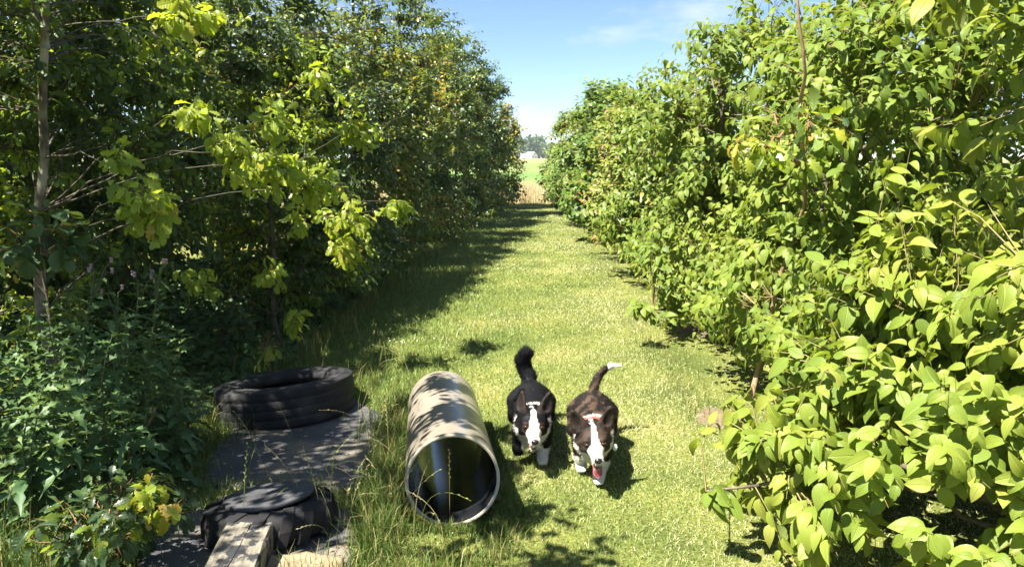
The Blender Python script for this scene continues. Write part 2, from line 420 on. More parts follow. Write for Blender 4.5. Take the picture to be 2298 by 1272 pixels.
def plant(name, label, cat, base, trunks, crown, n_tips, hubs, leaf, templ, mat, size, per_twig, seed,
          bark=M_bark, twig=M_twig_red, twig_leaf=0.34, droop=0.35, tint=(0.25, 0.2), tint_fn=None, gap=-0.15, shell=0.5,
          flat=0.55, opposite=False, group=None, limb_r=0.018, zmin=0.05, singles=True, keep=None, sprays=(), spray_tint=0.8, side=0.85, clump=0.12, limb_mat=None, spray_scale=1.0, wild=0.36, sunw=0.35, outw=0.30):
    r = np.random.RandomState(seed)
    base = np.array([base[0], base[1], float(terrain(base[0], base[1]))])
    root = thing(name, label, cat, base, group=group)
    crown = np.array(crown, float)
    # trunk(s)
    main = []
    for path, rad in trunks:
        path = np.asarray(path, float); t = np.linspace(0, 1, 14)
        tt = np.linspace(0, 1, len(path)); P = np.stack([np.interp(t, tt, path[:, k]) for k in range(3)], -1)
        P[1:-1] += r.normal(0, 0.012, (12, 3)) * np.array([1, 1, 0.2])
        rr = rad * (1 - 0.72 * t) * (1 + 0.06 * r.normal(size=14)); rr[0] *= 1.35
        o = link('trunk', tube_mesh('trunk', [P - base], [rr], bark, 10), root)
        main.append(P)
    allp = np.concatenate(main)
    # crown hubs
    vol = crown[:, 3] * crown[:, 4] * crown[:, 5]
    def sample(n, lo, hi):
        k = r.choice(len(crown), n, p=vol ** 0.8 / (vol ** 0.8).sum())
        d = norm(r.normal(size=(n, 3))); rad = r.uniform(lo ** 2, hi ** 2, n) ** 0.5
        return crown[k, :3] + d * rad[:, None] * crown[k, 3:6], k
    H, _ = sample(hubs, 0.15, 0.62)
    H[:, 2] = np.maximum(H[:, 2], base[2] + 0.15)
    if len(sprays): H = np.concatenate([H, np.array(sprays, float)[:, :3] + [-.06, .05, .02]])
    limbs, hubpts = [], [allp[len(main[0]) // 3:]]
    for h in H:
        # start on a trunk below the hub
        cand = allp[(allp[:, 2] < h[2] + 0.1)]
        if not len(cand): cand = allp[:2]
        dd = np.linalg.norm(cand - h, axis=1) + 0.6 * np.abs(cand[:, 2] - (h[2] - 0.35 * np.linalg.norm(cand[:, :2] - h[:2], axis=1))) + r.uniform(0, 0.55, len(cand))
        a = cand[np.argmin(dd)]
        m = (a + h) / 2 + np.array([0, 0, 0.12 * np.linalg.norm(h - a)]) + r.normal(0, 0.05, 3)
        t = np.linspace(0, 1, 8); P = bez(a, m, h, t); P[1:-1] += r.normal(0, 0.012, (6, 3))
        L = np.linalg.norm(h - a)
        link('limb', tube_mesh('limb', [P - base], [limb_r * (0.5 + 0.45 * L) * (1 - 0.75 * t)], limb_mat or bark, 6), root)
        hubpts.append(P[3:])
    hubpts = np.concatenate(hubpts)
    # twig tips
    T, k = sample(int(n_tips * 2.2), shell, 1.0)
    lump = pnoise(T, 2.1, seed) + 0.45 * pnoise(T, 5.0, seed + 5)
    c = crown[k]
    rad = np.linalg.norm((T - c[:, :3]) / c[:, 3:6], axis=1)
    T = c[:, :3] + (T - c[:, :3]) * (1 + 0.13 * pnoise(T, 3.3, seed + 9))[:, None]
    ok = (lump > gap + r.normal(0, 0.25, len(T))) & (T[:, 2] > terrain(T[:, 0], T[:, 1]) + zmin)
    if keep is not None: ok &= keep(T)
    T = T[ok][:n_tips]
    spray_id = np.zeros(len(T))
    if len(sprays):
        sp = np.array(sprays, float)       # x, y, z, radius, count, tint
        for q in sp:
            nq = int(q[4]); Q_ = q[:3] + norm(r.normal(size=(nq, 3))) * (q[3] * r.uniform(0.1, 1, nq) ** 0.5)[:, None]
            T = np.concatenate([T, Q_]); spray_id = np.concatenate([spray_id, np.full(nq, q[5])])
    d2 = (T ** 2).sum(1)[:, None] + (hubpts ** 2).sum(1)[None] - 2 * T @ hubpts.T
    h = hubpts[np.argmin(d2, 1)]
    Lt = np.linalg.norm(T - h, axis=1)
    far = Lt > 0.9; h = np.where(far[:, None], T + (h - T) * (0.9 / np.maximum(Lt, .01))[:, None] * 1.0, h)
    mid = (h + T) / 2 + np.array([0, 0, 1]) * (0.10 * np.minimum(Lt, 0.9))[:, None] + r.normal(0, 0.04, T.shape)
    t6 = np.linspace(0, 1, 3 if base[1] < 10 else 2)
    TW = bez(h[:, None], mid[:, None], T[:, None], np.tile(t6, (len(T), 1)))
    link('twigs', twig_mesh('twigs', TW - base, 0.0036 * (1.25 - t6), twig), root, 'stuff')
    # leaves along the outer part of every twig
    m = per_twig
    ll = np.minimum(twig_leaf / np.maximum(Lt.clip(0.05, 0.9), 0.1), 0.95)
    f = (np.arange(m) + 0.5 + r.uniform(-.3, .3, (len(T), m))) / m
    if opposite: f = (np.repeat(np.arange((m + 1) // 2), 2)[:m] + 0.6) / ((m + 1) // 2) + 0 * f
    tt = 1 - ll[:, None] * (1 - f)
    P = bez(h[:, None], mid[:, None], T[:, None], tt)
    tan = norm(2 * (1 - tt)[..., None] * (mid - h)[:, None] + 2 * tt[..., None] * (T - mid)[:, None])
    upv = np.array([0, 0, 1.0])
    s0 = norm(np.cross(tan, upv) + 1e-3); b0 = np.cross(s0, tan)
    if opposite:
        ang = np.where(np.arange(m) % 2 == 0, 0, np.pi)[None] + (np.arange(m) // 2 % 2)[None] * (np.pi / 2) * 0.6 + r.normal(0, 0.3, P.shape[:2])
    else:
        ang = np.where(np.arange(m) % 2 == 0, 0, np.pi)[None] + r.normal(0, 0.75, P.shape[:2])
    sd = np.cos(ang)[..., None] * s0 + np.sin(ang)[..., None] * b0
    out = norm(P - crown[:, :3].mean(0))
    D = norm(0.5 * tan + side * sd + droop * np.array([0, 0, -1.0]) + 0.18 * out + r.normal(0, 0.2, P.shape))
    N = norm(flat * upv + sunw * SUN + outw * out + r.normal(0, wild, P.shape))
    Ls = size * r.uniform(0.5, 1.15, P.shape[:2]) * (0.72 + 0.4 * (1 - np.abs(2 * f - 0.9).clip(0, 1)))
    Ls = np.where(spray_id[:, None] > 0.4, Ls * spray_scale, Ls)
    D = np.where((spray_id > 0.65)[:, None, None], norm(D + np.array([0, 0, -.3])), D)
    P = P + sd * (0.12 * size)
    ti = tint[0] + tint[1] * r.normal(size=P.shape[:2]) * 0.5 + 0.10 * r.normal(size=(len(T), 1)) + 0.14 * f + clump * S(0.5 + 0.9 * pnoise(P, 1.7, seed + 20)) * S(0.5 + pnoise(P, 4.0, seed + 21)) * 2
    if tint_fn is not None: ti = ti + tint_fn(P)
    ti = np.where(spray_id[:, None] > 0, spray_id[:, None] + 0.06 * r.normal(size=ti.shape), ti)
    P, D, N = P.reshape(-1, 3), D.reshape(-1, 3), N.reshape(-1, 3)
    ok = P[:, 2] > terrain(P[:, 0], P[:, 1]) + 0.03
    P, D, N, Ls, ti = P[ok], D[ok], N[ok], Ls.reshape(-1)[ok], ti.reshape(-1)[ok].clip(0, 1)
    D, Sd, N = leaf_frames(D, N)
    PLANTS.append(dict(root=root, base=base, templ=templ, mat=mat, P=P, D=D, S=Sd, N=N, L=Ls, tint=ti,
                       var=r.randint(0, len(templ), len(P)), singles=singles))
    return root

LOD1 = [strip_leaf(prof([0, .3, .68, 1], ov(0.30)), 3, .4, .35)]
LOD2 = [strip_leaf([(0, 0), (.45, .30), (1, 0)], 3, .4, .3)]
NTRI = [0]
def finish_plants():
    # which leaves show largest: splat sample points of every leaf into a small id buffer
    BW, BH = 900, 498
    gx, gy = np.meshgrid(np.linspace(0.12, 0.9, 6), np.linspace(-0.2, 0.2, 4)); gx, gy = gx.ravel(), gy.ravel()
    zbuf = np.full(BW * BH, 1e9); ibuf = np.full(BW * BH, -1)
    off = 0; offs = []
    for p in PLANTS:
        offs.append(off); n = len(p['P'])
        C = p['P'][:, None] + p['L'][:, None, None] * (gx[None, :, None] * p['D'][:, None] + gy[None, :, None] * p['S'][:, None])
        u, v, z = project(C.reshape(-1, 3))
        iu, iv = (u * BW / IW).astype(int), (v * BH / IH).astype(int)
        ok = (z > 0.2) & (iu >= 0) & (iv >= 0) & (iu < BW) & (iv < BH)
        pix = (iv * BW + iu)[ok]; zz = z[ok]; ids = np.repeat(np.arange(n) + off, len(gx))[ok]
        o = np.argsort(-zz, kind='stable'); pix, zz, ids = pix[o], zz[o], ids[o]
        tmpz = np.full(BW * BH, 1e9); tmpi = np.full(BW * BH, -1); tmpz[pix] = zz; tmpi[pix] = ids
        b = tmpz < zbuf; zbuf[b] = tmpz[b]; ibuf[b] = tmpi[b]
        off += n
    cnt = np.bincount(ibuf[ibuf >= 0], minlength=off).astype(float)
    for p, o in zip(PLANTS, offs):
        n = len(p['P']); c = cnt[o:o + n].copy()
        dist = np.linalg.norm(p['P'] - ORG, axis=1)
        big = p['L'] / dist * FPX
        single = np.zeros(n, bool)
        if p['singles']:
            score = np.where((c >= 2) & (big > 9), c + big * 0.05, 0)
            top = np.argsort(-score)[:300]; single[top] = score[top] > 0
        groups = [(p['templ'], ~single & (c > 0) & (big > 18)), (LOD1, ~single & (c > 0) & (big <= 18) & (big > 9)), (LOD2, ~single & ((c == 0) | (big <= 9)))]
        VV, PP, UU, II, vo = [], [], [], [], 0
        for tl_, g in groups:
            if not g.any(): continue
            gi = np.where(g)[0]
            V, polys, uv, ids = join_leaves(tl_, p['var'][g] % len(tl_), p['P'][g] - p['base'], p['D'][g], p['S'][g], p['N'][g], p['L'][g])
            VV.append(V); PP += [q + vo for q in polys]; UU.append(uv); II.append(gi[ids]); vo += len(V)
            NTRI[0] += sum(len(q) * (q.shape[1] - 2) for q in polys)
        P3 = [q for q in PP if q.shape[1] == 3]; P4 = [q for q in PP if q.shape[1] == 4]
        me = mesh_np('crown', np.concatenate(VV), ([np.concatenate(P3)] if P3 else []) + ([np.concatenate(P4)] if P4 else []), p['mat'], True, {'tint': p['tint'][np.concatenate(II)]}, np.concatenate(UU))
        cobj = link('crown', me, p['root'], 'stuff'); cobj.color = (0, 0, 0, 1)
        if single.any():
            tm = [mesh_np('leaf', t['V'], [t['T'], t['Q']], p['mat'], True, None, t['UV']) for t in p['templ']]
            for i in np.where(single)[0]:
                ob = bpy.data.objects.new('leaf', tm[p['var'][i]]); COL.objects.link(ob); ob.parent = p['root']
                d, s, nn, q = p['D'][i] * p['L'][i], p['S'][i] * p['L'][i], p['N'][i] * p['L'][i], p['P'][i] - p['base']
                ob.matrix_local = Matrix(((d[0], s[0], nn[0], q[0]), (d[1], s[1], nn[1], q[1]), (d[2], s[2], nn[2], q[2]), (0, 0, 0, 1)))
                ob.color = (float(p['tint'][i]), 0, 0, 1)

# ---- left row
def spr(px, py, y, rad, n, t): return (*at(px, py, y), rad, n, t)
G_L, G_R = 'trees along the left of the path', 'shrubs along the right of the path'
tA = at(95, 300, 4.3)
def litside(x0, z0=1.3, k=0.52, noise_=0.16):
    """foliage of the left belt stays behind the slope along which the sun reaches the path"""
    return lambda T: T[:, 0] < x0 - (T[:, 2] - z0) * k + noise_ * pnoise(T, 3.0, 77) + 0.1 * pnoise(T, 8.0, 78)
M_limb = simple_mat('limb_bark', [(0.3, (0.045, 0.04, 0.03)), (0.6, (0.09, 0.078, 0.055)), (0.8, (0.15, 0.14, 0.11))], 14, 0.9, 0.5, 60)
M_twig_dark = simple_mat('twig_dark', [(0.3, (0.05, 0.04, 0.025)), (0.7, (0.11, 0.09, 0.05))], 20, 0.8, 0.1)
plant('oak_tree', 'slender young oak with pale lichened trunk at far left, yellow-green sprays on low branches', 'tree', (tA[0] - .05, 4.3),
      [([[tA[0] - .05, 4.3, -0.1], at(90, 640, 4.3), at(96, 330, 4.3), at(103, 60, 4.3), [tA[0] + .1, 4.4, 3.6], [tA[0], 4.4, 4.6]], 0.036),
       ([at(100, 110, 4.3), at(75, 0, 4.3), [tA[0] - .4, 4.3, 3.6]], 0.022)],
      [(-3.6, 4.9, 3.1, 1.3, 1.4, 1.6), (-3.1, 5.5, 1.9, 1.3, .9, 1.2), (-3.6, 5.4, 1.0, 1.1, .8, .8), (-2.7, 5.2, 2.7, 1.0, .8, 1.0)], 2000, 60, None, OAK, M_oak, 0.080, 12, 11,
      bark=M_bark_pale, limb_mat=M_limb, twig=M_twig_dark, tint=(0.14, 0.2), clump=.22, spray_scale=1.2, wild=.55, droop=0.3, group=G_L, limb_r=0.006, keep=litside(-1.75), gap=-.4, shell=.35,
      sprays=[spr(340, 450, 3.7, 0.19, 8, 0.78), spr(350, 490, 3.7, 0.14, 8, 0.86), spr(300, 380, 3.8, 0.18, 7, 0.78), spr(440, 250, 3.9, 0.18, 8, 0.82), spr(530, 350, 4.0, 0.24, 15, 0.82), spr(425, 45, 3.9, 0.19, 11, 0.84),
              spr(640, 380, 4.3, 0.22, 11, 0.82), spr(700, 430, 4.4, 0.24, 11, 0.80), spr(620, 300, 4.2, 0.24, 11, 0.78)])
plant('oak_tree', 'thin stemmed oak behind the tyre with drooping yellow-green leaves', 'tree', (-2.2, 6.3),
      [([[-2.2, 6.3, -.1], at(612, 660, 6.3), at(608, 450, 6.3), [-2.45, 6.7, 2.0], [-2.7, 7.1, 3.0]], 0.024)],
      [(-2.9, 7.0, 2.7, 1.15, 1.1, 1.3), (-2.3, 6.9, 1.6, .95, .9, 1.0), (-2.3, 7.2, .7, .95, .9, .7)], 1800, 50, None, OAK, M_oak, 0.076, 12, 12,
      bark=M_limb, limb_mat=M_limb, twig=M_twig_dark, tint=(0.16, 0.22), clump=.25, spray_scale=1.15, wild=.55, group=G_L, limb_r=.006, keep=litside(-1.42, k=.47), gap=-.4, shell=.35,
      sprays=[spr(790, 500, 5.4, 0.24, 14, 0.84), spr(780, 560, 5.4, 0.14, 8, 0.86), spr(700, 500, 5.5, 0.24, 11, 0.82), spr(800, 300, 5.6, 0.26, 14, 0.80), spr(900, 460, 6.0, 0.18, 8, 0.78),
              spr(620, 620, 5.2, 0.14, 7, 0.84), spr(450, 640, 4.9, 0.17, 8, 0.82), spr(740, 180, 5.4, 0.30, 12, 0.78), spr(560, 380, 5.2, 0.24, 8, 0.82), spr(660, 720, 5.3, 0.14, 7, 0.86)])
def orange(cx, cy, cz, rad, amt): return lambda P: amt * np.exp(-(((P - [cx, cy, cz]) / rad) ** 2).sum(-1))
left = [('broadleaf_tree', 'tall bushy broadleaf tree behind the thin stemmed oak, leaf tips turning rusty', -2.75, 8.9, 4.7, 13, OAK2, M_oak_far, .095),
        ('broadleaf_tree', 'dense dark green tree in mid row, tinged orange near its top', -2.55, 11.6, 4.9, 14, OAK2, M_oak_far, .095),
        ('broadleaf_tree', 'fourth of the leafy trees along the shaded side of the path', -2.35, 14.6, 5.1, 15, OAK2, M_oak_far, .10),
        ('broadleaf_tree', 'fifth leafy tree on the shaded side, its outline against the sky', -2.15, 17.8, 5.3, 16, FARL, M_oak_far, .11),
        ('broadleaf_tree', 'sixth leafy tree on the shaded side, topped by a loose dark spray', -1.75, 21.2, 5.3, 17, FARL, M_oak_far, .12),
        ('broadleaf_tree', 'last tree on the left of the path, hung with orange-yellow leaves', -1.4, 25.0, 5.0, 18, FARL, M_oak_far, .12)]
for i, (nm, lb, x, y, hh, sd_, tp, mt, sz) in enumerate(left):
    tf = None
    if i == 0: tf = orange(-2.0, 9, 3.6, 1.0, .25)
    if i == 1: tf = orange(-1.7, 10.5, 3.6, .9, .32)
    if i == 2: tf = orange(-1.4, 13.6, 2.9, .8, .3)
    if i == 5: tf = orange(-.5, 24.0, 2.75, .6, .8)
    plant(nm, lb, 'tree', (x, y), [([[x, y, -.1], [x + .05, y, 1.2], [x - .1, y + .1, hh * .6], [x - .1, y, hh * .9]], 0.06), ([[x + .2, y + .3, -.1], [x + .4, y + .2, 1.0], [x + .3, y + .1, hh * .55]], 0.035)],
          [(x - .1, y, hh * .62, 1.25, 1.5, hh * .36), (x + .35 + .04 * i, y - .1, hh * .42, 1.05, 1.6, hh * .3), (x + .42, y, .65, .95, 1.6, .75)], 1900, 24, None, tp, mt, sz * 1.1, 8, sd_,
          twig=M_twig_dark, tint=(0.20, 0.24), clump=.28, wild=.45, sunw=.6, tint_fn=tf, group=G_L, twig_leaf=0.4, droop=0.2, singles=i < 3, gap=-0.4, shell=.5, keep=litside((-1.3, -1.1, -.75, -.5, -.2, .1)[i], 1.2, (.42, .38, .32, .3, .3, .3)[i], .28))
# neighbours of the left row: beside the camera, and a second row behind
plant('oak_tree', 'spreading oak at the left edge whose crown shades the tyres', 'tree', (-3.9, 2.4),
      [([[-3.9, 2.4, -.1], [-3.85, 2.4, 1.6], [-3.9, 2.5, 3.2], [-3.9, 2.5, 4.4]], 0.07)],
      [(-3.7, 2.5, 3.3, 1.35, 1.5, 1.5), (-4.4, 3.6, 2.0, 1.2, 1.3, 1.6), (-3.5, 0.7, 3.2, 1.3, 1.2, 1.3)], 1300, 22, None, OAK2, M_oak, 0.11, 9, 31, bark=M_bark_pale, limb_mat=M_limb, twig=M_twig_dark, tint=(.18, .2), group=G_L, singles=False, zmin=.5, keep=litside(-1.25, noise_=.35),
      sprays=[(-1.55, 3.2, 2.75, .42, 34, .3), (-1.35, 2.7, 2.5, .4, 30, .3), (-1.2, 2.05, 2.5, .42, 30, .3), (-1.75, 2.4, 2.7, .4, 26, .3), (-2.2, 2.2, 2.6, .45, 30, .3), (-.95, 1.7, 2.4, .3, 16, .3)])
for k, (x, y) in enumerate(((-4.9, 6.6), (-5.2, 9.2), (-5.0, 11.8), (-4.8, 15.5), (-6.6, 7.6))):
    plant('broadleaf_tree', '%s dark tree of the second row behind the left-hand trees' % ('nearest', 'second', 'third', 'farthest', 'leftmost')[k], 'tree', (x, y), [([[x, y, -.1], [x, y, 1.5], [x, y, 4.0]], .07)],
          [(x, y, 2.9, 1.5, 1.8, 1.9), (x, y, 1.0, 1.4, 1.7, 1.0)], 1200 if k in (0, 4) else 700, 14, None, FARL, M_oak_far, .16, 8, 60 + k, twig=M_twig_dark, tint=(.15, .2), group='second row of trees on the left', singles=False, gap=-.4)

# ---- right row
hang = dict(bark=M_bark, twig=M_twig_green, opposite=True, group=G_R, sunw=0.75, outw=0.45)
plant('dogwood_shrub', 'big bright green dogwood filling the right edge, its broad leaves closest to the camera', 'shrub', (2.2, 2.9),
      [([[2.2, 2.9, -.1], [2.0, 2.8, .6], [1.9, 2.8, 1.2]], .022), ([[2.3, 3.0, -.1], [2.3, 2.9, 1.0], [2.3, 2.9, 2.2]], .026), ([[2.15, 2.8, -.1], [1.8, 2.6, .3], [1.5, 2.6, .55]], .02)],
      [(1.70, 2.75, .45, .82, .85, .62), (2.25, 2.75, 1.95, .90, .85, 1.0), (2.1, 3.3, .9, .85, .7, .6), (2.25, 2.5, 1.2, .8, .7, .8)], 1500, 30, None, DOG, M_dogwood, 0.106, 9, 21,
      tint=(0.55, 0.22), droop=0.55, twig_leaf=.26, gap=-.4, shell=.6, flat=.35, zmin=.12,
      sprays=[(*ground(1625, 1125, .28)[:2], .28, .07, 3, .5), (*at(1750, 1010, 2.7), .1, 3, .5)], **hang)
plant('dogwood_shrub', 'rounded dogwood with drooping mid-sized leaves behind the bare soil patch', 'shrub', (2.15, 5.0),
      [([[2.15, 5, -.1], [2.0, 5, .8], [1.9, 4.9, 1.7]], .025), ([[2.3, 5.1, -.1], [2.4, 5.1, 1.2], [2.4, 5.2, 2.5]], .028)],
      [(2.15, 4.75, 1.75, 1.0, 1.0, 1.15), (2.0, 5.0, .75, .95, 1.05, .75), (2.7, 5.4, 2.2, 1.0, 1, 1.1), (1.75, 4.0, .62, .55, .5, .5)], 1900, 34, None, DOG, M_dogwood, 0.099, 8, 22,
      tint=(0.28, 0.26), droop=0.55, twig_leaf=.28, gap=-.3, shell=.6, **hang)
plant('dogwood_shrub', 'tall dogwood whose leafy top cuts into the blue sky', 'shrub', (2.0, 7.3),
      [([[2.0, 7.3, -.1], [1.9, 7.3, 1], [1.8, 7.2, 2.2]], .025), ([[2.2, 7.3, -.1], [2.3, 7.3, 1.2], [2.3, 7.4, 2.7]], .028)],
      [(2.0, 7.2, 2.02, 1.02, 1.2, 1.22), (1.9, 7.2, .8, .98, 1.2, .8), (1.7, 6.3, .55, .55, .6, .5)], 1800, 28, None, DOG2, M_dogwood, 0.10, 8, 23,
      tint=(0.28, 0.26), droop=0.6, twig_leaf=.3, gap=-.3,
      sprays=[spr(1450, 700, 6.2, .12, 6, .5)], **hang)
right = [('dogwood_shrub', 'middle dogwood of the right row, next beyond the tall one', 1.8, 9.9, 2.95, 24, DOG2, M_dogwood_far, .11, (.42, .24), 0.55),
         ('spindle_shrub', 'lighter shrub with reddish specks among small yellow-green leaves', 1.65, 12.4, 2.7, 25, FARL, M_dogwood_far, .10, (.56, .30), 0.3),
         ('hazel_shrub', 'dark leaved hazel with round leaves and a feathery top', 1.55, 15.2, 3.3, 26, RND, M_hazel, .12, (.36, .24), 0.3),
         ('hazel_shrub', 'hazel with a pointed top and bare twigs above its leaves', 1.38, 18.4, 3.3, 27, RND, M_hazel, .125, (.42, .3), 0.25),
         ('hazel_shrub', 'last shrub on the right of the path, beside the dry grass', 1.2, 22.0, 3.1, 28, FARL, M_hazel, .13, (.5, .3), 0.25)]
for i, (nm, lb, x, y, hh, sd_, tp, mt, sz, tn, dr) in enumerate(right):
    plant(nm, lb, 'shrub', (x, y), [([[x, y, -.1], [x - .1, y, hh * .4], [x - .2, y, hh * .8]], .025), ([[x + .2, y, -.1], [x + .3, y + .1, hh * .4], [x + .25, y, hh * .85]], .025)],
          [(x + .1, y, hh * .62, .9, 1.4, hh * .38), (x, y, hh * .30, .98, 1.5, hh * .3)], 1500, 20, None, tp, mt, sz * 1.05, 7, sd_, tint=tn, droop=dr, twig_leaf=.33, singles=i < 3, gap=-.12, shell=.6,
          **hang)
for k, (x, y) in enumerate(((4.1, 4.0), (4.0, 6.6), (3.9, 9.6), (3.8, 13.0))):
    plant('dogwood_shrub', '%s shrub of the second row behind the right-hand dogwoods' % ('nearest', 'second', 'third', 'farthest')[k], 'shrub', (x, y), [([[x, y, -.1], [x, y, 1.2], [x, y, 2.6]], .03)],
          [(x, y, 2.0, 1.2, 1.6, 1.3), (x, y, .8, 1.2, 1.6, .8)], 650, 14, None, FARL, M_dogwood_far, .14, 7, 70 + k, tint=(.3, .2), singles=False, gap=-.4,
          bark=M_bark, twig=M_twig_green, group='second row of shrubs on the right')
tx = at(1795, 200, 4.0)
M_sap = simple_mat('sapling_bark', [(0.3, (0.22, 0.14, 0.075)), (0.7, (0.36, 0.25, 0.14))], 20, 0.8, 0.2)
plant('oak_sapling', 'straight brown stemmed sapling with orange-tipped oak leaves poking out of the dogwood', 'sapling', (tx[0] + .1, 4.9),
      [([[tx[0] + .1, 4.9, -.1], at(1815, 420, 4.6), at(1797, 200, 3.8), at(1785, 0, 3.72), [tx[0] - .05, 3.7, 3.2]], .015)],
      [(tx[0] - .02, 3.8, 1.75, .3, .25, .22), (tx[0], 3.9, 2.9, .35, .35, .5)], 22, 6, None, OAK, M_oak, .115, 7, 29, bark=M_sap, limb_mat=M_twig_red, tint=(.6, .3), group=None, zmin=.3,
      sprays=[spr(1690, 330, 3.6, .10, 3, .9), spr(1780, 290, 3.6, .12, 3, .62), spr(1760, 340, 3.6, .10, 2, .82), spr(1850, 280, 3.65, .08, 2, .88)])

# ------------------------------------------------------------------ equipment: tyres, mats, beam, pipe
def rubber(name, base, dust, fac=0.55, rough=0.75, scale=6):
    return simple_mat(name, [(0.32, base), (fac, tuple(b * 1.6 for b in base)), (0.75, dust)], scale, rough, 0.5, 150, 0.35, bdist=0.002)
M_tyre = rubber('tyre_rubber', (0.012, 0.012, 0.013), (0.05, 0.048, 0.045))
M_tyre2 = rubber('tractor_tyre_rubber', (0.005, 0.005, 0.006), (0.018, 0.017, 0.016))
M_mat = simple_mat('rubber_mat', [(0.3, (0.045, 0.047, 0.053)), (0.5, (0.075, 0.075, 0.078)), (0.68, (0.16, 0.14, 0.11))], 3.5, 0.75, 0.5, 140, 0.35, detail=9, bdist=.003)
M_disc = simple_mat('rubber_disc', [(0.3, (0.04, 0.042, 0.048)), (0.6, (0.07, 0.07, 0.074)), (0.75, (0.15, 0.135, 0.11))], 5, 0.7, 0.4, 90, 0.35, mapping=(1, 4, 1), bdist=.003)

def lathe(profile, n, zig=None):
    """profile: (r,z) closed loop -> V, quads"""
    a = np.arange(n) * 2 * np.pi / n; k = len(profile)
    V = []
    for j, (r_, z_) in enumerate(profile):
        zz = z_ + (zig[j] * np.where(np.arange(n) // 2 % 2 == 0, 1, -1) if zig is not None else 0)
        V.append(np.stack([r_ * np.cos(a), r_ * np.sin(a), np.broadcast_to(zz, (n,))], -1))
    V = np.concatenate(V); i = np.arange(k)[:, None] * n + np.arange(n)[None]; j = np.arange(k)[:, None] * n + (np.arange(n)[None] + 1) % n
    i2, j2 = np.roll(i, -1, 0), np.roll(j, -1, 0)
    return V, np.stack([i, j, j2, i2], -1).reshape(-1, 4)

def lathe_obj(name, profile, n, mat, parent, zig=None, smooth=True):
    V, Q = lathe(profile, n, zig)
    return link(name, mesh_np(name, V, [Q], mat, smooth), parent)

ty = ground(640, 925, -0.09)
tyre = thing('truck_tyre', 'large worn black truck tyre lying flat on the grey rubber mat', 'tyre', (ty[0], ty[1] + .06, -0.135), (R(-7.5), R(-2.5), 0.4))
Ro, Ri, Hh = 0.46, 0.28, 0.262
pro = [(Ri, .05), (Ri + .012, .025), (Ri + .05, .008), (Ro - .06, .0), (Ro - .02, .010), (Ro - .0018, .022), (Ro - .0018, Hh - .016), (Ro - .012, Hh - .010), (Ro - .03, Hh - .003), (Ro - .05, Hh),
       (Ro - .051, Hh + .003), (Ro - .058, Hh + .003), (Ro - .059, Hh), (Ro - .105, Hh - .001), (Ro - .106, Hh + .002), (Ro - .112, Hh + .002), (Ro - .113, Hh - .002), (Ri + .03, Hh - .012), (Ri + .028, Hh - .008), (Ri + .018, Hh - .008), (Ri + .012, Hh - .020), (Ri, Hh - .042), (Ri + .004, Hh - .075), (Ri + .05, Hh - .05), (Ro - .04, Hh - .06), (Ro - .035, .06), (Ri + .05, .05)]
lathe_obj('casing', pro, 160, M_tyre, tyre, None, False)
ribs = 4; zr0, zr1 = 0.016, Hh - .012; wz = (zr1 - zr0) / ribs; gp = 0.0006
for k in range(ribs):
    a, b = zr0 + k * wz + (gp if k else 0), zr0 + (k + 1) * wz - (gp if k < ribs - 1 else 0)
    za = 0.0009 if k else 0.0; zb = 0.0009 if k < ribs - 1 else 0.0
    rr_ = Ro - .001
    lathe_obj('tread_rib', [(Ro - .016, a), (rr_ - .0012, a + .0004), (rr_, a + .0016), (Ro + .0, (a + b) / 2), (rr_, b - .0016), (rr_ - .0012, b - .0004), (Ro - .016, b)], 240, M_tyre, tyre, [za, za, za, 0, zb, zb, zb], False)

# mats follow the ground
def slab(name, label, outline, thick, mat, lift=0.004, seed=0, cat='mat'):
    """irregular flat sheet with a rounded edge, draped on the ground"""
    r = np.random.RandomState(seed)
    O = np.array(outline, float)
    P = []
    for a, b in zip(O, np.roll(O, -1, 0)):
        k = max(3, int(np.linalg.norm(b - a) / .06)); P += [a + (b - a) * t + r.normal(0, .006, 2) for t in np.arange(k) / k]
    P = np.array(P); c = P.mean(0)
    rows = [(1.0, 0.0), (1.0, thick * .8), (.992, thick)] + [(q, thick) for q in (.9, .75, .55, .35, .15)]
    V, n = [], len(P)
    for q, z in rows:
        p2 = c + (P - c) * q; V.append(np.column_stack([p2, terrain(p2[:, 0], p2[:, 1]) + lift + z]))
    V.append(np.array([[c[0], c[1], float(terrain(*c)) + lift + thick]]))
    V = np.concatenate(V); Q, T = [], []
    for k in range(len(rows) - 1):
        i = np.arange(n); j = (i + 1) % n; Q.append(np.stack([k * n + i, k * n + j, (k + 1) * n + j, (k + 1) * n + i], -1))
    k = len(rows) - 1; i = np.arange(n); T = np.stack([k * n + i, k * n + (i + 1) % n, np.full(n, len(V) - 1)], -1)
    base = np.array([c[0], c[1], float(terrain(*c))])
    o = link(name, mesh_np(name, V - base, [np.concatenate(Q), T], mat, False), loc=base)
    return tag(o, label, cat)
g2 = lambda px, py, z=0.0: ground(px, py, z)[:2]
slab('rubber_mat', 'dusty grey rubber mat in front of the lying truck tyre', [g2(455, 1092), g2(470, 1010), g2(545, 940, -.09), g2(640, 895, -.1), g2(800, 905, -.1), g2(868, 935, -.06), g2(835, 1000, -.03), g2(800, 1095)], .018, M_mat, .006, 2)
slab('rubber_mat', 'dark rubber mat under the tractor tyre at the bottom edge', [g2(300, 1330), g2(330, 1180, .03), g2(440, 1150), g2(800, 1150), g2(790, 1330)], .014, M_mat, .003, 3)
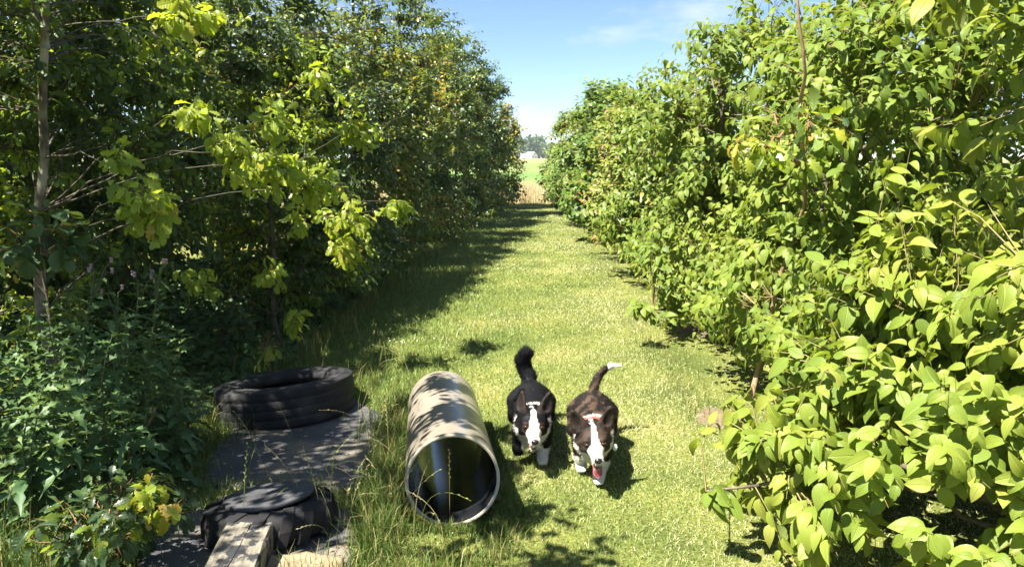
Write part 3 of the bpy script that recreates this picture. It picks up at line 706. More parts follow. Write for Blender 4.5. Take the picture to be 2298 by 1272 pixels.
slab('rubber_mat', 'small mat beside the timber at the bottom edge, sunlight painted in as tan', [g2(590, 1262, .06), g2(690, 1248, .06), g2(770, 1262, .06), g2(780, 1340, .06), g2(590, 1340, .06)], .02, simple_mat('mat_sunlight_tan', [(.3, (.17, .13, .08)), (.7, (.28, .22, .14))], 12, .9, .4, 90), .024, 4)  # sun patch on the mat, its sunlight put into the tan colour

# tractor tyre with lugs and the disc
tc_ = ground(606, 1150, 0.1)
tt_ = thing('tractor_tyre', 'small lugged black tyre carrying the round rubber disc', 'tyre', (tc_[0] + .01, tc_[1] - .02, float(terrain(tc_[0], tc_[1])) + .012), (R(-9), R(-1), 0.2))
Ro2, Ri2, H2 = .268, .12, .130
lathe_obj('casing', [(Ri2, .03), (Ri2 + .03, .006), (Ro2 - .05, .0), (Ro2 - .022, .010), (Ro2 - .006, .028), (Ro2, .05), (Ro2, H2 - .05), (Ro2 - .006, H2 - .026), (Ro2 - .022, H2 - .009), (Ro2 - .05, H2), (Ri2 + .04, H2), (Ri2, H2 - .02), (Ri2 + .02, H2 - .05), (Ro2 - .03, H2 - .05), (Ro2 - .03, .05), (Ri2 + .02, .05)], 96, M_tyre2, tt_)
def lug_mesh():
    bm = bmesh.new(); rows = []
    # a bar that runs up the tread and bends over the shoulder: (radius in, radius out, sideways shift, z)
    for ri_, ro_, sh, z0_, z1_ in ((Ro2 - .01, Ro2 + .022, -.020, .006, .006), (Ro2 - .01, Ro2 + .024, .0, H2 * .5, H2 * .5), (Ro2 - .03, Ro2 + .008, .018, H2 - .030, H2 - .010), (Ro2 - .07, Ro2 - .055, .034, H2 - .012, H2 + .010)):
        rows.append([bm.verts.new(v) for v in ((ri_, sh - .030, z0_), (ri_, sh + .030, z0_), (ro_ - .012, sh + .022, z1_), (ro_ - .012, sh - .022, z1_))])
    for a, b in zip(rows[:-1], rows[1:]):
        for i in range(4): bm.faces.new((a[i], a[(i + 1) % 4], b[(i + 1) % 4], b[i]))
    bm.faces.new(rows[0][::-1]); bm.faces.new(rows[-1])
    bmesh.ops.recalc_face_normals(bm, faces=bm.faces[:])
    me = bpy.data.meshes.new('lug'); bm.to_mesh(me); me.materials.append(M_tyre2); return me
lm = lug_mesh()
for k in range(15):
    o = link('lug', lm, tt_); o.rotation_euler = (0, 0, k * 2 * math.pi / 15 + .05 * math.sin(k * 2.3))
dz = Matrix.LocRotScale(tt_.location, tt_.rotation_euler, None) @ Vector((0.0, .0, H2 + .0105))
disc = link('rubber_disc', None, loc=dz)
bpy.data.objects.remove(disc)
Vd, Qd = lathe([(0.001, 0), (.12, 0), (.185, 0), (.188, .004), (.188, .015), (.185, .018), (.12, .0185), (.001, .019)], 72)
disc = link('rubber_disc', mesh_np('rubber_disc', Vd, [Qd], M_disc, False), loc=dz)
disc.rotation_euler = (R(-9), R(-1), .6)
tag(disc, 'round flat dark grey rubber disc lying on the lugged tyre', 'disc')

# weathered timber beam
def wood_mat():
    m, n, l, b = new_mat('weathered_timber')
    g = noise(n, l, 9, 8, .65, mapping=(9, 1, 9)); r = ramp(n, [(.25, (.075, .066, .052)), (.5, (.16, .145, .115)), (.75, (.25, .225, .18))])
    l.new(g.outputs['Fac'], r.inputs['Fac'])
    k = noise(n, l, 9, 5, .6); rk = ramp(n, [(.53, (0, 0, 0)), (.58, (1, 1, 1))]); l.new(k.outputs['Fac'], rk.inputs['Fac'])
    mx = n.new('ShaderNodeMixRGB'); mx.inputs['Color2'].default_value = (.03, .032, .034, 1)
    l.new(rk.outputs['Color'], mx.inputs['Fac']); l.new(r.outputs['Color'], mx.inputs['Color1'])
    # moss on the right-hand face
    t = n.new('ShaderNodeTexCoord'); sp = n.new('ShaderNodeSeparateXYZ'); l.new(t.outputs['Object'], sp.inputs['Vector'])
    mr = n.new('ShaderNodeMapRange'); mr.inputs['From Min'].default_value = .080; mr.inputs['From Max'].default_value = .094; l.new(sp.outputs['X'], mr.inputs['Value'])
    mk = noise(n, l, 14, 5, .6, mapping=(1, .5, 2)); rm = ramp(n, [(.35, (.05, .07, .015)), (.6, (.10, .12, .03)), (.75, (.20, .18, .09))]); l.new(mk.outputs['Fac'], rm.inputs['Fac'])
    m2 = n.new('ShaderNodeMixRGB'); l.new(mr.outputs['Result'], m2.inputs['Fac']); l.new(mx.outputs['Color'], m2.inputs['Color1']); l.new(rm.outputs['Color'], m2.inputs['Color2'])
    l.new(m2.outputs['Color'], b.inputs['Base Color']); b.inputs['Roughness'].default_value = .9; b.inputs['Specular IOR Level'].default_value = .15
    bp = n.new('ShaderNodeBump'); bp.inputs['Strength'].default_value = .8; bp.inputs['Distance'].default_value = .006; l.new(g.outputs['Fac'], bp.inputs['Height']); l.new(bp.outputs['Normal'], b.inputs['Normal'])
    return m
M_wood = wood_mat()
def beam():
    zt = .185
    a = (ground(530, 1137, zt) + ground(624, 1131, zt)) / 2; b = (ground(452, 1275, zt) + ground(574, 1275, zt)) / 2
    wd = .185; d = norm(b - a); Lb = 1.15; ang = math.atan2(-d[0], d[1])
    hgt = .165; rng = np.random.RandomState(4)
    # cross-section (x,z) with a drying crack in the top face
    cs = [(-.5, 0), (.5, 0), (.5, .92), (.46, 1.0), (-.058, 1.0), (-.066, .90), (-.074, 1.0), (-.46, 1.0), (-.5, .94)]
    ys_ = np.linspace(0, Lb, 26); V = []
    for y_ in ys_:
        sh = .02 * math.sin(y_ * 4 + 1) ; 
        for j, (x_, z_) in enumerate(cs):
            xx = x_ * wd + (sh if j in (4, 5, 6) else 0) + rng.normal(0, .0012); zz = z_ * hgt + rng.normal(0, .0012)
            V.append((xx, y_ + rng.normal(0, .001) if 0 < y_ < Lb else y_, zz))
    n = len(cs); Q = []
    for k in range(len(ys_) - 1):
        for j in range(n): Q.append((k * n + j, k * n + (j + 1) % n, (k + 1) * n + (j + 1) % n, (k + 1) * n + j))
    bm = bmesh.new(); vv = [bm.verts.new(v) for v in V]
    for q in Q: bm.faces.new([vv[i] for i in q])
    bm.faces.new([vv[i] for i in range(n)][::-1]); bm.faces.new([vv[(len(ys_) - 1) * n + i] for i in range(n)])
    bmesh.ops.recalc_face_normals(bm, faces=bm.faces[:])
    me = bpy.data.meshes.new('timber_beam'); bm.to_mesh(me); me.materials.append(M_wood)
    o = link('timber_beam', me, loc=(a[0], a[1], zt - hgt)); o.rotation_euler = (0, 0, math.atan2(d[1], d[0]) - math.pi / 2)
    # local +x must be on the right of the picture: turn the section round
    o.data.transform(Matrix.Scale(-1, 4, (1, 0, 0))); o.data.flip_normals()
    return o
bo = beam()
tag(bo, 'weathered grey square timber with dark lichen and a mossy side', 'timber')

# pipe (fitted position)
pp = np.array([-0.3334, 3.1054, 0.183]); pr, pl, pyaw, psl = .2129, 1.384, -0.1508, -0.0774
def pipe_mat():
    m, n, l, b = new_mat('pipe_outside')
    a = noise(n, l, 3, 6, .6, mapping=(1, .4, 1)); r = ramp(n, [(.3, (.16, .138, .108)), (.5, (.21, .183, .145)), (.75, (.25, .222, .18))])
    l.new(a.outputs['Fac'], r.inputs['Fac'])
    # mud splashes and long scuffs
    d = noise(n, l, 7, 9, .72, mapping=(1, .25, 1)); rd = ramp(n, [(.56, (0, 0, 0)), (.66, (.75, .75, .75))]); l.new(d.outputs['Fac'], rd.inputs['Fac'])
    md = n.new('ShaderNodeMixRGB'); md.inputs['Color2'].default_value = (.10, .08, .055, 1); l.new(rd.outputs['Color'], md.inputs['Fac']); l.new(r.outputs['Color'], md.inputs['Color1'])
    l.new(md.outputs['Color'], b.inputs['Base Color'])
    k = noise(n, l, 30, 4); mr = n.new('ShaderNodeMapRange'); mr.inputs['To Min'].default_value = .22; mr.inputs['To Max'].default_value = .42
    l.new(k.outputs['Fac'], mr.inputs['Value']); l.new(mr.outputs['Result'], b.inputs['Roughness'])
    b.inputs['Specular IOR Level'].default_value = .5
    w = noise(n, l, 60, 3, mapping=(.15, 1.6, .15)); bp = n.new('ShaderNodeBump'); bp.inputs['Strength'].default_value = .06; bp.inputs['Distance'].default_value = .01
    l.new(w.outputs['Fac'], bp.inputs['Height']); l.new(bp.outputs['Normal'], b.inputs['Normal'])
    return m
M_pipe = pipe_mat()
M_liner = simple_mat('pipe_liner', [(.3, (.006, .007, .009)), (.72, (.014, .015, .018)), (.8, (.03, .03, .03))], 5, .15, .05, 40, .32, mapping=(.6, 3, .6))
M_rim = simple_mat('pipe_rim', [(.3, (.32, .28, .21)), (.7, (.44, .39, .31))], 20, .7, .2)
pipe = thing('drain_pipe', 'beige plastic pipe with a glossy black inside, lying open towards the camera', 'pipe', pp)
ax = Vector((math.sin(pyaw) * math.cos(psl), math.cos(pyaw) * math.cos(psl), math.sin(psl)))
pipe.rotation_euler = ax.to_track_quat('Y', 'Z').to_euler()
def ring_tube(r0, y0, r1, y1, seg=96, rows=24):
    a = np.arange(seg) * 2 * np.pi / seg; V = []
    for k in range(rows):
        t = k / (rows - 1); rr_ = r0 + (r1 - r0) * t; V.append(np.stack([rr_ * np.cos(a), np.full(seg, y0 + (y1 - y0) * t), rr_ * np.sin(a)], -1))
    i = np.arange(rows - 1)[:, None] * seg + np.arange(seg)[None]; j = np.arange(rows - 1)[:, None] * seg + (np.arange(seg)[None] + 1) % seg
    return np.concatenate(V), np.stack([i, j, j + seg, i + seg], -1).reshape(-1, 4)
V, Q = ring_tube(pr, 0, pr, pl); link('outer_wall', mesh_np('outer_wall', V, [Q], M_pipe, True), pipe)
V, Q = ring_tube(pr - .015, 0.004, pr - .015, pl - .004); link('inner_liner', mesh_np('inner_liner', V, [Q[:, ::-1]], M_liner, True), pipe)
for yy, s_ in ((0, 1), (pl, -1)):
    prs = [(pr, yy), (pr - .002, yy - .0015 * s_), (pr - .013, yy - .0015 * s_), (pr - .015, yy + .004 * s_)]
    a = np.arange(96) * 2 * np.pi / 96; V = np.concatenate([np.stack([q[0] * np.cos(a), np.full(96, q[1]), q[0] * np.sin(a)], -1) for q in prs])
    i = np.arange(3)[:, None] * 96 + np.arange(96)[None]; j = np.arange(3)[:, None] * 96 + (np.arange(96)[None] + 1) % 96
    link('rim', mesh_np('rim', V, [np.stack([i, j, j + 96, i + 96], -1).reshape(-1, 4)], M_rim, False), pipe)

# ------------------------------------------------------------------ dogs
def surface_nets(F, org, h):
    s = F < 0
    nx, ny, nz = F.shape
    c = np.zeros((nx - 1, ny - 1, nz - 1), int)
    for dx in (0, 1):
        for dy in (0, 1):
            for dz_ in (0, 1): c += s[dx:nx - 1 + dx, dy:ny - 1 + dy, dz_:nz - 1 + dz_]
    act = (c > 0) & (c < 8); idx = -np.ones(act.shape, int); I = np.argwhere(act); idx[act] = np.arange(len(I))
    acc = np.zeros((len(I), 3)); cn_ = np.zeros(len(I))
    cor = [(a, b, d) for a in (0, 1) for b in (0, 1) for d in (0, 1)]
    for a in cor:
        for k in range(3):
            if a[k]: continue
            b = list(a); b[k] = 1
            fa = F[I[:, 0] + a[0], I[:, 1] + a[1], I[:, 2] + a[2]]; fb = F[I[:, 0] + b[0], I[:, 1] + b[1], I[:, 2] + b[2]]
            m = (fa < 0) != (fb < 0); t = np.where(m, fa / np.where(m, fa - fb, 1), 0)
            q = np.array(a, float)[None] + np.zeros((len(I), 3)); q[:, k] += t
            acc += np.where(m[:, None], q, 0); cn_ += m
    V = org + h * (I + acc / cn_[:, None])
    faces = []
    for k in range(3):
        sl0 = [slice(None)] * 3; sl1 = [slice(None)] * 3; sl0[k] = slice(0, -1); sl1[k] = slice(1, None)
        d = s[tuple(sl0)] != s[tuple(sl1)]; E = np.argwhere(d); o1, o2 = [(1, 2), (2, 0), (0, 1)][k]
        ok = (E[:, o1] > 0) & (E[:, o2] > 0) & (E[:, o1] < F.shape[o1] - 1) & (E[:, o2] < F.shape[o2] - 1); E = E[ok]
        def g(da, db):
            e = E.copy(); e[:, o1] += da; e[:, o2] += db; return idx[e[:, 0], e[:, 1], e[:, 2]]
        q = np.stack([g(-1, -1), g(0, -1), g(0, 0), g(-1, 0)], -1)
        flip = ~s[E[:, 0], E[:, 1], E[:, 2]]; q[flip] = q[flip][:, ::-1]; faces.append(q)
    return V, np.concatenate(faces)

def rotm(yaw=0, pitch=0, roll=0):
    return np.array((Matrix.Rotation(yaw, 3, 'Z') @ Matrix.Rotation(pitch, 3, 'X') @ Matrix.Rotation(roll, 3, 'Y')))

def make_dog(label, loc, heading, head, tail, legs, coat, mouth, seed):
    """local frame: head towards -y, z up; front feet near y=0"""
    r = np.random.RandomState(seed)
    prims = []     # (kind, data, blend)
    def caps(a, b, ra, rb, k=.02): prims.append(('c', np.array(a, float), np.array(b, float), ra, rb, k))
    def ell(c, rad, M=None, k=.02): prims.append(('e', np.array(c, float), np.array(rad, float), np.eye(3) if M is None else M, 0, k))
    # trunk: deep chest, slight waist, broad rump
    ell((0, .06, .185), (.100, .13, .100), k=.03); ell((0, .02, .165), (.078, .085, .085), k=.03)
    ell((0, .24, .205), (.104, .20, .090), k=.04); ell((0, .42, .212), (.112, .125, .100), k=.04); ell((0, .10, .24), (.082, .13, .065), k=.03)
    for (sx, chain) in legs['front']:
        P = [np.array(q[:3], float) for q in chain]
        for q0, q1, a, b in zip(P[:-1], P[1:], [q[3] for q in chain[:-1]], [q[3] for q in chain[1:]]): caps(q0, q1, a, b, .018)
        e = P[-1]; ell(e + [0, -.016, -.002], (.029, .040, .021), k=.012)
        for dx in (-.015, 0, .015): ell(e + [dx, -.045, -.006], (.0095, .016, .012), k=.006)
    for (sx, chain) in legs['hind']:
        P = [np.array(q[:3], float) for q in chain]
        for q0, q1, a, b in zip(P[:-1], P[1:], [q[3] for q in chain[:-1]], [q[3] for q in chain[1:]]): caps(q0, q1, a, b, .025)
        ell(P[-1] + [0, -.02, -.002], (.026, .040, .020), k=.012)
    # tail
    tl = np.array(tail, float)
    for q0, q1 in zip(tl[:-1], tl[1:]): caps(q0[:3], q1[:3], q0[3], q1[3], .02)
    # neck and head
    hp = np.array(head['pos'], float); HM = rotm(*head['rot'])
    hs = head.get('scale', 1.17); hl = lambda v: hp + HM @ (np.array(v, float) * hs)
    caps((0, .05, .225), hl((0, .045, -.02)), .088, .070, .035); caps((0, .0, .17), hl((0, .03, -.045)), .07, .055, .035)
    ell(hl((0, 0, 0.002)), np.array((.064, .064, .050)) * hs, HM, .02); ell(hl((0, -.02, -.02)), np.array((.058, .055, .042)) * hs, HM, .02)
    for s_ in (-1, 1):
        ell(hl((s_ * .048, .012, -.03)), np.array((.032, .045, .036)) * hs, HM, .022)      # cheek ruff
        ell(hl((s_ * .031, -.050, .020)), np.array((.019, .016, .012)) * hs, HM, .012)     # brow
    caps(hl((0, -.045, -.014)), hl((0, -.112, -.030)), .034 * hs, .0235 * hs, .018)     # muzzle
    op = mouth['open']
    caps(hl((0, -.035, -.040)), hl((0, -.098, -.054 - op)), 0.026 * hs, .0135 * hs, .010)  # lower jaw
    # ears: broad upright cups
    cuts = []
    for s_, (yw, ro, le) in zip((-1, 1), head['ears']):
        EM = HM @ rotm(yw, head.get('earpitch', -.15), ro)
        c0 = hl((s_ * .050, .012, .040))
        ctr = c0 + EM @ np.array([0, .0, le * .5])
        for q_, w_, h_ in ((.25, .040, .42), (.55, .032, .40), (.86, .015, .26)): ell(c0 + EM @ np.array([0, 0, le * q_]), (w_, .013, le * h_), EM, .014)
        ell(c0 + EM @ np.array([0, .004, .008]), (.044, .022, .034), EM, .015)
        cuts.append((ctr + EM @ np.array([0, -.012, .002]), np.array([.026, .0095, le * .46]), EM))
    h = .007
    lo = np.array([-.24, -.36, -.03]); hi = np.array([.24, .66, .56])
    n = np.ceil((hi - lo) / h).astype(int)
    G = np.stack(np.meshgrid(*[lo[k] + h * np.arange(n[k]) for k in range(3)], indexing='ij'), -1)
    F = np.full(n, 1.0)
    def prim_d(p, X):
        if p[0] == 'c':
            a, b, ra, rb = p[1], p[2], p[3], p[4]; ab = b - a
            t = np.clip(((X - a) @ ab) / (ab @ ab), 0, 1); return np.linalg.norm(X - a - t[..., None] * ab, axis=-1) - (ra + (rb - ra) * t)
        q = (X - p[1]) @ p[3]; k0 = np.linalg.norm(q / p[2], axis=-1); k1 = np.linalg.norm(q / p[2] ** 2, axis=-1)
        return k0 * (k0 - 1) / np.maximum(k1, 1e-9)
    for p in prims:
        if p[0] == 'c': bl = np.minimum(p[1] - p[3], p[2] - p[4]); bh = np.maximum(p[1] + p[3], p[2] + p[4])
        else: bl, bh = p[1] - p[2].max(), p[1] + p[2].max()
        pad = .05; i0 = np.clip(((bl - pad - lo) / h).astype(int), 0, n); i1 = np.clip(((bh + pad - lo) / h).astype(int) + 1, 0, n)
        sl = tuple(slice(a, b) for a, b in zip(i0, i1)); d = prim_d(p, G[sl]); k = p[5]; f0 = F[sl]
        hh = np.clip(.5 + .5 * (d - f0) / k, 0, 1); F[sl] = d * (1 - hh) + f0 * hh - k * hh * (1 - hh)
    for c_, rad, EM in cuts:
        d = prim_d(('e', c_, rad, EM, 0, 0), G); F = np.maximum(F, -d)
    V, Q = surface_nets(F, lo, h)
    # smooth normals
    fn = np.cross(V[Q[:, 1]] - V[Q[:, 0]], V[Q[:, 2]] - V[Q[:, 0]]); VN = np.zeros_like(V)
    for k in range(4): np.add.at(VN, Q[:, k], fn)
    VN = norm(VN)
    for _ in range(2):      # light smoothing
        acc = np.zeros_like(V); cnt_ = np.zeros(len(V))
        for k in range(4):
            np.add.at(acc, Q[:, k], V[Q[:, (k + 1) % 4]] + V[Q[:, (k + 3) % 4]]); np.add.at(cnt_, Q[:, k], 2)
        V = V * .45 + .55 * acc / cnt_[:, None]
    hq = (V - hp) @ HM / hs       # head-local coordinates
    C = coat(V, hq, r)
    root = thing('dog', label, 'dog', (*loc, float(terrain(*loc)) + .018), (0, 0, heading))
    me = mesh_np('body', V, [Q], M_fur, True, {'Col': np.column_stack([C, np.ones(len(C))])})
    link('body', me, root)
    # fur: short combed strands
    A = np.linalg.norm(fn, axis=1); nf = 60000
    fi = r.choice(len(Q), nf, p=A / A.sum()); w = r.dirichlet((1, 1, 1, 1), nf)
    P = (V[Q[fi]] * w[..., None]).sum(1); N_ = norm((VN[Q[fi]] * w[..., None]).sum(1)); Cc = C[Q[fi, 0]]; hh_ = (P - hp) @ HM / hs
    face = S((.10 - np.linalg.norm(hh_ - [0, -.04, -.01], axis=1)) / .04); earw = ((hh_[:, 2] > .045) & (np.abs(hh_[:, 1]) < .09)).astype(float)
    tailw = ((P[:, 1] > .42) & (P[:, 2] > .29)).astype(float); low = S((.07 - P[:, 2]) / .04)
    Ln = (.019 * (1 - .82 * face) * (1 - .65 * earw) * (1 - .6 * low) + (.016 if seed == 5 else .002) * tailw) * r.uniform(.6, 1.2, nf)
    comb = np.array([0, 1.0, -.55]) + tailw[:, None] * np.array([0, -.6, 1.1]) + face[:, None] * (HM @ np.array([0, .6, .1]))
    comb = comb - N_ * np.sum(comb * N_, -1, keepdims=True)
    dr = norm(N_ * .27 + norm(comb) * .95 + r.normal(0, .16, P.shape)); sd_ = norm(np.cross(dr, N_ + r.normal(0, .3, P.shape))) * .0008
    tip = P + dr * Ln[:, None]
    VV = np.stack([P - sd_ - N_ * .001, P + sd_ - N_ * .001, tip], 1).reshape(-1, 3)
    cj = np.clip(Cc * r.uniform(.75, 1.3, (nf, 1)), 0, .85)
    link('fur', mesh_np('fur', VV, [np.arange(nf * 3).reshape(-1, 3)], M_fur, True, {'Col': np.column_stack([np.repeat(cj, 3, 0), np.ones(nf * 3)])}), root, 'stuff')
    # face parts
    def ball(name, c, rad, M, mat, squash=None):
        bm = bmesh.new(); bmesh.ops.create_uvsphere(bm, u_segments=16, v_segments=10, radius=1)
        for v in bm.verts: v.co = Vector(hl(np.array(c) + np.array(v.co) * np.array(rad)))
        me_ = bpy.data.meshes.new(name); bm.to_mesh(me_); me_.materials.append(mat)
        me_.polygons.foreach_set('use_smooth', np.ones(len(me_.polygons), bool)); return link(name, me_, root)
    for s_ in (-1, 1):
        e = ball('eye', (s_ * .0335, -.0600, .0085), (.0105, .0085, .0095 * mouth.get('lid', 1)), None, M_eye)
        pu = ball('pupil', (s_ * .0340, -.0672, .0085), (.0046, .0025, .0046 * mouth.get('lid', 1)), None, M_pupil); pu.parent = e
        rim = ball('eyelid', (s_ * .0330, -.0565, .0085), (.0145, .0085, .0130), None, M_dark); rim.parent = e
    ball('nose', (0, -.136, -.0215), (.0160, .0115, .0125), None, M_nose)
    for s_ in (-1, 1): ball('nostril', (s_ * .0065, -.1465, -.0225), (.003, .0025, .003), None, M_pupil)
    ball('mouth_lining', (0, -.092, -.050 - op * .55), (.0175, .034, .009 + op * .5), None, M_mouth)
    # tongue: curved strip
    tg = mouth['tongue']; k = 9; rows = []
    for i in range(k):
        t = i / (k - 1); y_ = -.075 - tg[0] * t ** .8 if t < .6 else -.075 - tg[0] * (.6 ** .8) - tg[0] * .25 * (t - .6)
        z_ = -.052 - op * .6 - (tg[1] * max(0, t - .35) ** 1.25); w_ = .0165 * (1 + .25 * t) * math.sqrt(max(.02, 1 - max(0, (t - .72) / .28) ** 2))
        rows.append([(-w_, y_, z_ + .002), (-w_ * .5, y_, z_), (0, y_, z_ - .002), (w_ * .5, y_, z_), (w_, y_, z_ + .002)])
    bm = bmesh.new(); vt = [[bm.verts.new(Vector(hl(q))) for q in rw] for rw in rows]
    for a, b in zip(vt[:-1], vt[1:]):
        for i in range(4): bm.faces.new((a[i], a[i + 1], b[i + 1], b[i]))
    bmesh.ops.solidify(bm, geom=bm.faces[:], thickness=.004); me_ = bpy.data.meshes.new('tongue'); bm.to_mesh(me_); me_.materials.append(M_tongue)
    me_.polygons.foreach_set('use_smooth', np.ones(len(me_.polygons), bool)); link('tongue', me_, root)
    if mouth.get('collar'):
        a0, b0 = np.array((0, .05, .225)), hl((0, .045, -.02)); axn = norm(b0 - a0); c_ = a0 + (b0 - a0) * .55
        u = norm(np.cross(axn, [1, 0, 0])); v = np.cross(axn, u); th = np.linspace(0, 2 * np.pi, 49)[:-1]
        prr = [(.0, -.011), (.004, -.009), (.004, .009), (.0, .011)]; VV = []
        for q in prr: VV += [c_ + (np.cos(t) * u + np.sin(t) * v) * (.082 + q[0]) + axn * q[1] for t in th]
        i = np.arange(3)[:, None] * 48 + np.arange(48)[None]; j = np.arange(3)[:, None] * 48 + (np.arange(48)[None] + 1) % 48
        co = link('collar', mesh_np('collar', np.array(VV), [np.stack([i, j, j + 48, i + 48], -1).reshape(-1, 4)], M_collar, True), root)
        tgp = np.array(mouth['tag']); bm = bmesh.new(); bmesh.ops.create_uvsphere(bm, u_segments=12, v_segments=8, radius=1)
        for vv in bm.verts: vv.co = Vector(tgp + np.array(vv.co) * [.013, .006, .019])
        me_ = bpy.data.meshes.new('tag'); bm.to_mesh(me_); me_.materials.append(M_tag); link('tag', me_, root)
    return root

def flat_mat(name, c, rough, spec=.5):
    return simple_mat(name, [(.3, tuple(x * .85 for x in c)), (.7, c)], 60, rough, 0, spec=spec)
M_eye, M_pupil, M_dark = flat_mat('eye_amber', (.07, .028, .010), .08), flat_mat('black_gloss', (.006, .006, .006), .1), flat_mat('eyelid_dark', (.02, .016, .014), .5)
M_nose, M_mouth, M_tongue = flat_mat('nose_leather', (.014, .012, .013), .35), flat_mat('mouth_lining', (.10, .02, .02), .4), flat_mat('tongue_pink', (.50, .14, .16), .35)
M_collar, M_tag = flat_mat('red_collar', (.45, .06, .05), .6), flat_mat('pale_tag', (.62, .66, .70), .4)

def coat_base(V, hq, r, dark, blaze_w, brindle=None):
    n = len(V); C = np.tile(np.array(dark, float), (n, 1))
    if brindle is not None:
        st = pnoise(V * [1.2, .5, 1], 95, 3) + .5 * pnoise(V, 30, 4); w = S((st + .05) / .8); C = C * (1 - w[:, None]) + np.array(brindle) * w[:, None]
    white = np.array([.56, .53, .48])
    wob = .006 * pnoise(V, 70, 8)
    x, y, z = hq.T
    inhead = (V[:, 1] < .02) & ((np.linalg.norm(hq * [1, .8, 1], axis=1) < .13) | (z > .045))
    ear = inhead & (z > .048) & (np.abs(x) > .02)
    # face: blaze widening into a white muzzle, white chin, throat and ruff
    bw = blaze_w[0] + (blaze_w[1] - blaze_w[0]) * S((-y - .03) / .05) + .018 * S((-y - .075) / .03)
    W = inhead & ~ear & (np.abs(x) + wob < bw) & (z > -.03)
    W |= inhead & (y < -.070) & (np.abs(x) + wob < .05) & (z < .012)
    W |= inhead & (z < -.042 + wob) & (y > -.13)
    W |= inhead & ~ear & (np.abs(x) > .058 + wob) & (z < -.018) & (y > -.03)
    ring = (~inhead) & (V[:, 1] < .035 + wob * 3) & (V[:, 1] > -.2) & (V[:, 2] > .19)
    W |= ring & (np.abs(V[:, 0]) + wob * 2 < .088)
    chest = (V[:, 1] < .03) & (np.abs(V[:, 0]) + wob * 2 < .052) & (V[:, 2] > .06)
    W |= chest & ~inhead
    return C, W, white, inhead, ear, wob

def coat_black(V, hq, r):
    C, W, white, inhead, ear, wob = coat_base(V, hq, r, (.0055, .0055, .007), (.0085, .022))
    fl = (V[:, 1] < .12) & (V[:, 2] < .085 + wob); W |= fl & (V[:, 0] > 0)
    W |= (V[:, 1] < .12) & (V[:, 2] < .035) & (V[:, 0] <= 0)
    W |= (V[:, 1] > .3) & (V[:, 2] < .04)
    C[ear] = (.020, .015, .013)
    b = inhead & (np.abs(np.abs(hq[:, 0]) - .036) < .013) & (hq[:, 1] < -.045) & (np.abs(hq[:, 2] - .004) < .024) & ~W
    C[b] = (.022, .013, .009)
    C[W] = white
    return C

def coat_brindle(V, hq, r):
    C, W, white, inhead, ear, wob = coat_base(V, hq, r, (.011, .009, .008), (.005, .018), (.062, .040, .027))
    W |= (V[:, 1] < .14) & (V[:, 2] < .105 + wob)
    W |= (V[:, 1] > .3) & (V[:, 2] < .05)
    hd = inhead & ~ear; C[hd] = C[hd] * .5 + np.array([.020, .015, .012]) * .5
    C[ear] = C[ear] * .35 + np.array([.026, .018, .014]) * .65
    W |= (V[:, 1] > .46) & (V[:, 2] > .36) & (V[:, 0] > .088)
    C[W] = white
    return C

def leg(x, top, knee, foot): return [(x, *top), (x, *knee), (x, *foot)]
# left dog: black and white, head turned a little to its left, tail up
make_dog('black and white corgi walking up with its bushy tail raised, beside the pipe', (0.030, 3.74), R(1),
         dict(pos=(-.006, -.125, .270), rot=(R(4), R(8), R(3)), ears=[(R(-62), R(-14), .105), (R(20), R(16), .106)], earpitch=-.12),
         [(0, .50, .255, .038), (-.012, .56, .30, .042), (-.040, .59, .355, .040), (-.050, .585, .405, .040), (-.03, .57, .445, .034), (.0, .56, .452, .018)],
         dict(front=[(1, [(.062, .05, .155, .046), (.06, .025, .09, .030), (.052, .0, .03, .0255), (.052, -.004, .024, .0245)]),
                     (-1, [(-.064, .05, .155, .048), (-.075, -.005, .095, .030), (-.078, .045, .062, .026), (-.078, .055, .05, .023)])],
              hind=[(1, [(.07, .42, .19, .075), (.082, .37, .12, .05), (.078, .45, .085, .027), (.078, .44, .024, .023)]),
                    (-1, [(-.07, .42, .19, .075), (-.082, .40, .12, .05), (-.078, .50, .085, .027), (-.078, .50, .024, .023)])]),
         coat_black, dict(open=.016, tongue=(.030, .010)), 5)
# right dog: dark brindle and white, head lowered, tongue out
make_dog('dark brindle and white corgi with its tongue out and white-tipped tail', (0.335, 3.53), R(-4),
         dict(pos=(-.005, -.135, .262), rot=(R(7), R(10), R(-4)), ears=[(R(-8), R(-22), .100), (R(12), R(19), .104)], earpitch=-.06),
         [(0, .50, .255, .030), (.01, .555, .30, .024), (.03, .59, .345, .020), (.06, .60, .385, .0155), (.10, .60, .412, .011), (.165, .595, .42, .005)],
         dict(front=[(1, [(.055, .05, .155, .046), (.045, -.01, .095, .031), (.028, -.045, .035, .0265), (.026, -.05, .024, .025)]),
                     (-1, [(-.062, .05, .155, .046), (-.066, .06, .09, .031), (-.062, .095, .04, .026), (-.060, .09, .024, .025)])],
              hind=[(1, [(.07, .42, .19, .075), (.082, .40, .12, .05), (.078, .49, .085, .027), (.078, .49, .024, .023)]),
                    (-1, [(-.07, .42, .19, .075), (-.082, .36, .12, .05), (-.078, .43, .085, .027), (-.078, .42, .024, .023)])]),
         coat_brindle, dict(open=.020, tongue=(.050, .095), lid=.6, collar=True, tag=(.106, -.01, .168)), 6)

